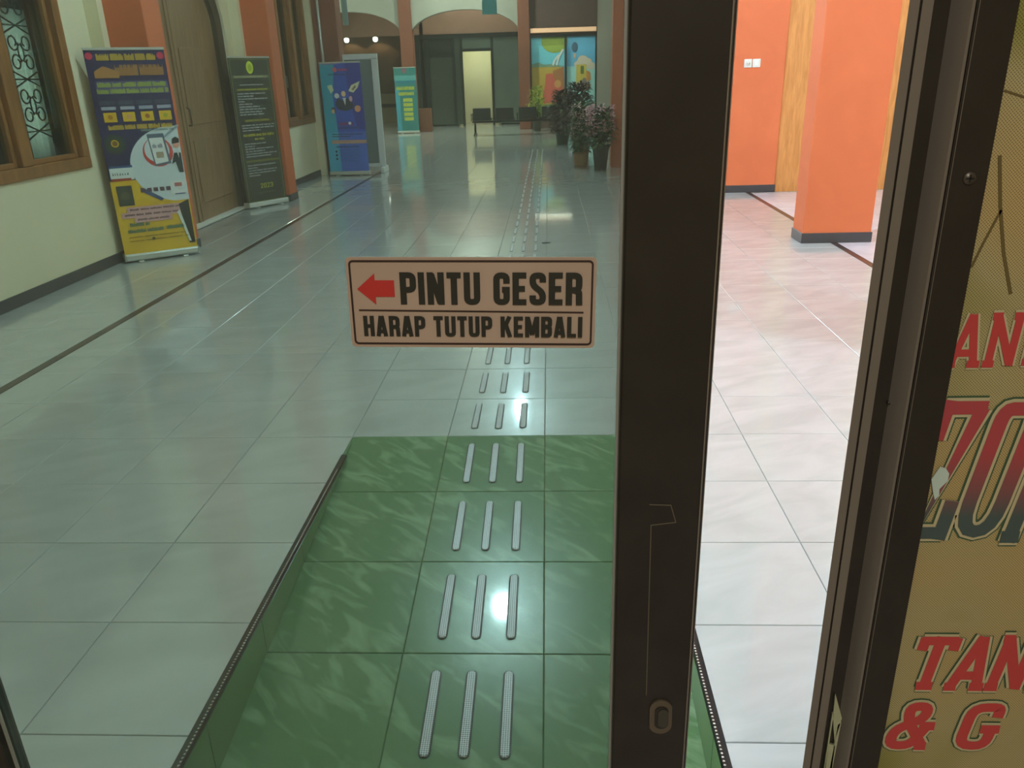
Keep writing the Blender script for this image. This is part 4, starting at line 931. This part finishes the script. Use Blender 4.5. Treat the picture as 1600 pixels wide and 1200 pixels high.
for k, (t, x, z, w, h, sh, gp, st, o1, o2, ink) in enumerate(rows):
    mb = MB(); y = 0.0160
    if o2: serif(mb, t, x, z, w, h, sh, gp, ink_g, y-0.0001, 0.0166, st+2*(o1+o2)/1.6)
    serif(mb, t, x, z, w, h, sh, gp, ink_c, y-0.0009, 0.0164, st+2*o1/1.6)
    serif(mb, t, x, z, w, h, sh, gp, ink, y-0.0017, 0.0160, st)
    # keep the ink off the frame: hide everything left of the glass edge
    mb.v = [(max(v[0], 0.8705), v[1], v[2]) for v in mb.v]
    fit(mb.build('lettering', fi))
vn = MB(); vc = mat('brown twig print', (104, 88, 48), 0.55)
for pts, wd in (([(0.886, 1.29), (0.896, 1.24), (0.909, 1.19), (0.925, 1.145)], 0.0035), ([(0.898, 1.235), (0.886, 1.20), (0.8785, 1.175)], 0.0025), ([(0.8785, 1.352), (0.9, 1.345), (0.93, 1.36)], 0.002), ([(0.94, 1.4), (0.95, 1.3), (0.96, 1.2)], 0.003)):
    for q in ribbon(pts, wd): vn.prism([tuple(v) for v in q], 0.0158, 0.0166, vc)
fit(vn.build('printed_twigs', fi))
MB().prism([(0.8785, 0.917), (0.886, 0.934), (0.893, 0.932), (0.898, 0.925), (0.898, 0.915), (0.890, 0.904), (0.891, 0.895), (0.887, 0.889), (0.883, 0.9)], 0.0138, 0.0148, mat('pale torn spot', (196, 214, 204), 0.5)).build('torn_patch', fi).location = (0.007, 0, -0.005)

# ------------------------------------------------------------ the door sign
sg = empty('door_sign', (0.3395, YD, 1.1395), label='beige door sign reading PINTU GESER HARAP TUTUP KEMBALI with red arrow', cat='sign')
Wd, Hd = 0.141, 0.053
def rrect(w, h, r, n=5):
    out = []
    for cx, cz, a0 in ((w-r, h-r, 0), (-w+r, h-r, 90), (-w+r, -h+r, 180), (w-r, -h+r, 270)):
        for k in range(n+1): a = R(a0+90*k/n); out.append((cx+r*math.cos(a), cz+r*math.sin(a)))
    return out
MB().prism(rrect(Wd, Hd, 0.005), 0.0165, 0.0178, M['signplate']).build('plate', sg)
bd = MB(); ring = rrect(Wd-0.0045, Hd-0.0045, 0.004)
for q in ribbon(ring, 0.0022, closed=True): bd.prism([tuple(v) for v in q], 0.0158, 0.0166, M['signrule'])
for q in ribbon([(-0.1295, -0.0085), (0.1275, -0.0105)], 0.0018): bd.prism([tuple(v) for v in q], 0.0158, 0.0166, M['signrule'])
bd.build('border', sg)
ar = MB(); ar.prism([(-0.1295, 0.0165), (-0.109, 0.0345), (-0.109, 0.0265), (-0.087, 0.0265), (-0.087, 0.0075), (-0.109, 0.0075), (-0.109, -0.0015)], 0.0156, 0.0166, M['signred']); ar.build('arrow', sg)
lt = MB(); lettering(lt, 'PINTU GESER', -0.0805, -0.0015, 0.1255, 0.0375, 0.0156, 0.0166, M['signink']); lt.build('lettering', sg); lt = MB(); lettering(lt, 'HARAP TUTUP KEMBALI', -0.1255, -0.0395, 0.1265, 0.0245, 0.0156, 0.0166, M['signink']); lt.build('lettering', sg)
sg.rotation_euler = (0, R(1.1), 0)

# ------------------------------------------------------------ the camera's side of the door
cf = MB(); cf.box((-3.4, -6.0, ZF-0.1), (4.0, YD-0.02, ZF-0.012), mat('plain lobby floor', (190, 186, 176), 0.85, spec=0.1))
struct('floor_lobby', cf, 'lobby floor on the near side of the glass door', 'floor')
e = empty('added_ceiling_light', (0.6, -3.9, 2.7), label='added round ceiling light of the lobby, unseen behind the viewer', cat='lamp')  # unseen lamp added to light the near side of the door
MB().lathe([(0.22, 0.08), (0.23, 0.02), (0.2, 0.0)], (0, 0, 0), M['white'], 24).build('housing', e)
ld = bpy.data.lights.new('lobby', 'AREA'); ld.shape = 'DISK'; ld.size = 0.4; ld.energy = ROOM_W; ld.color = (1.0, 0.95, 0.86)
lo = bpy.data.objects.new('lobby_glow', ld); COL.objects.link(lo); lo.location = (0, 0, -0.02); lo.parent = e
struct('ceiling_lobby', B((-3.4, -6.0, 2.78), (4.0, YD-0.02, 2.88), M['plaster']), 'ceiling of the lobby behind the viewer', 'ceiling')
lw_ = MB(); lw_.box((-3.4, -6.0, ZF-0.1), (-3.3, YD-0.02, 2.8), M['cream']); lw_.box((3.9, -6.0, ZF-0.1), (4.0, YD-0.02, 2.8), M['cream']); lw_.box((-3.4, -6.1, ZF-0.1), (4.0, -6.0, 2.8), M['cream'])
struct('wall_lobby', lw_, 'cream walls of the lobby behind the viewer', 'wall')
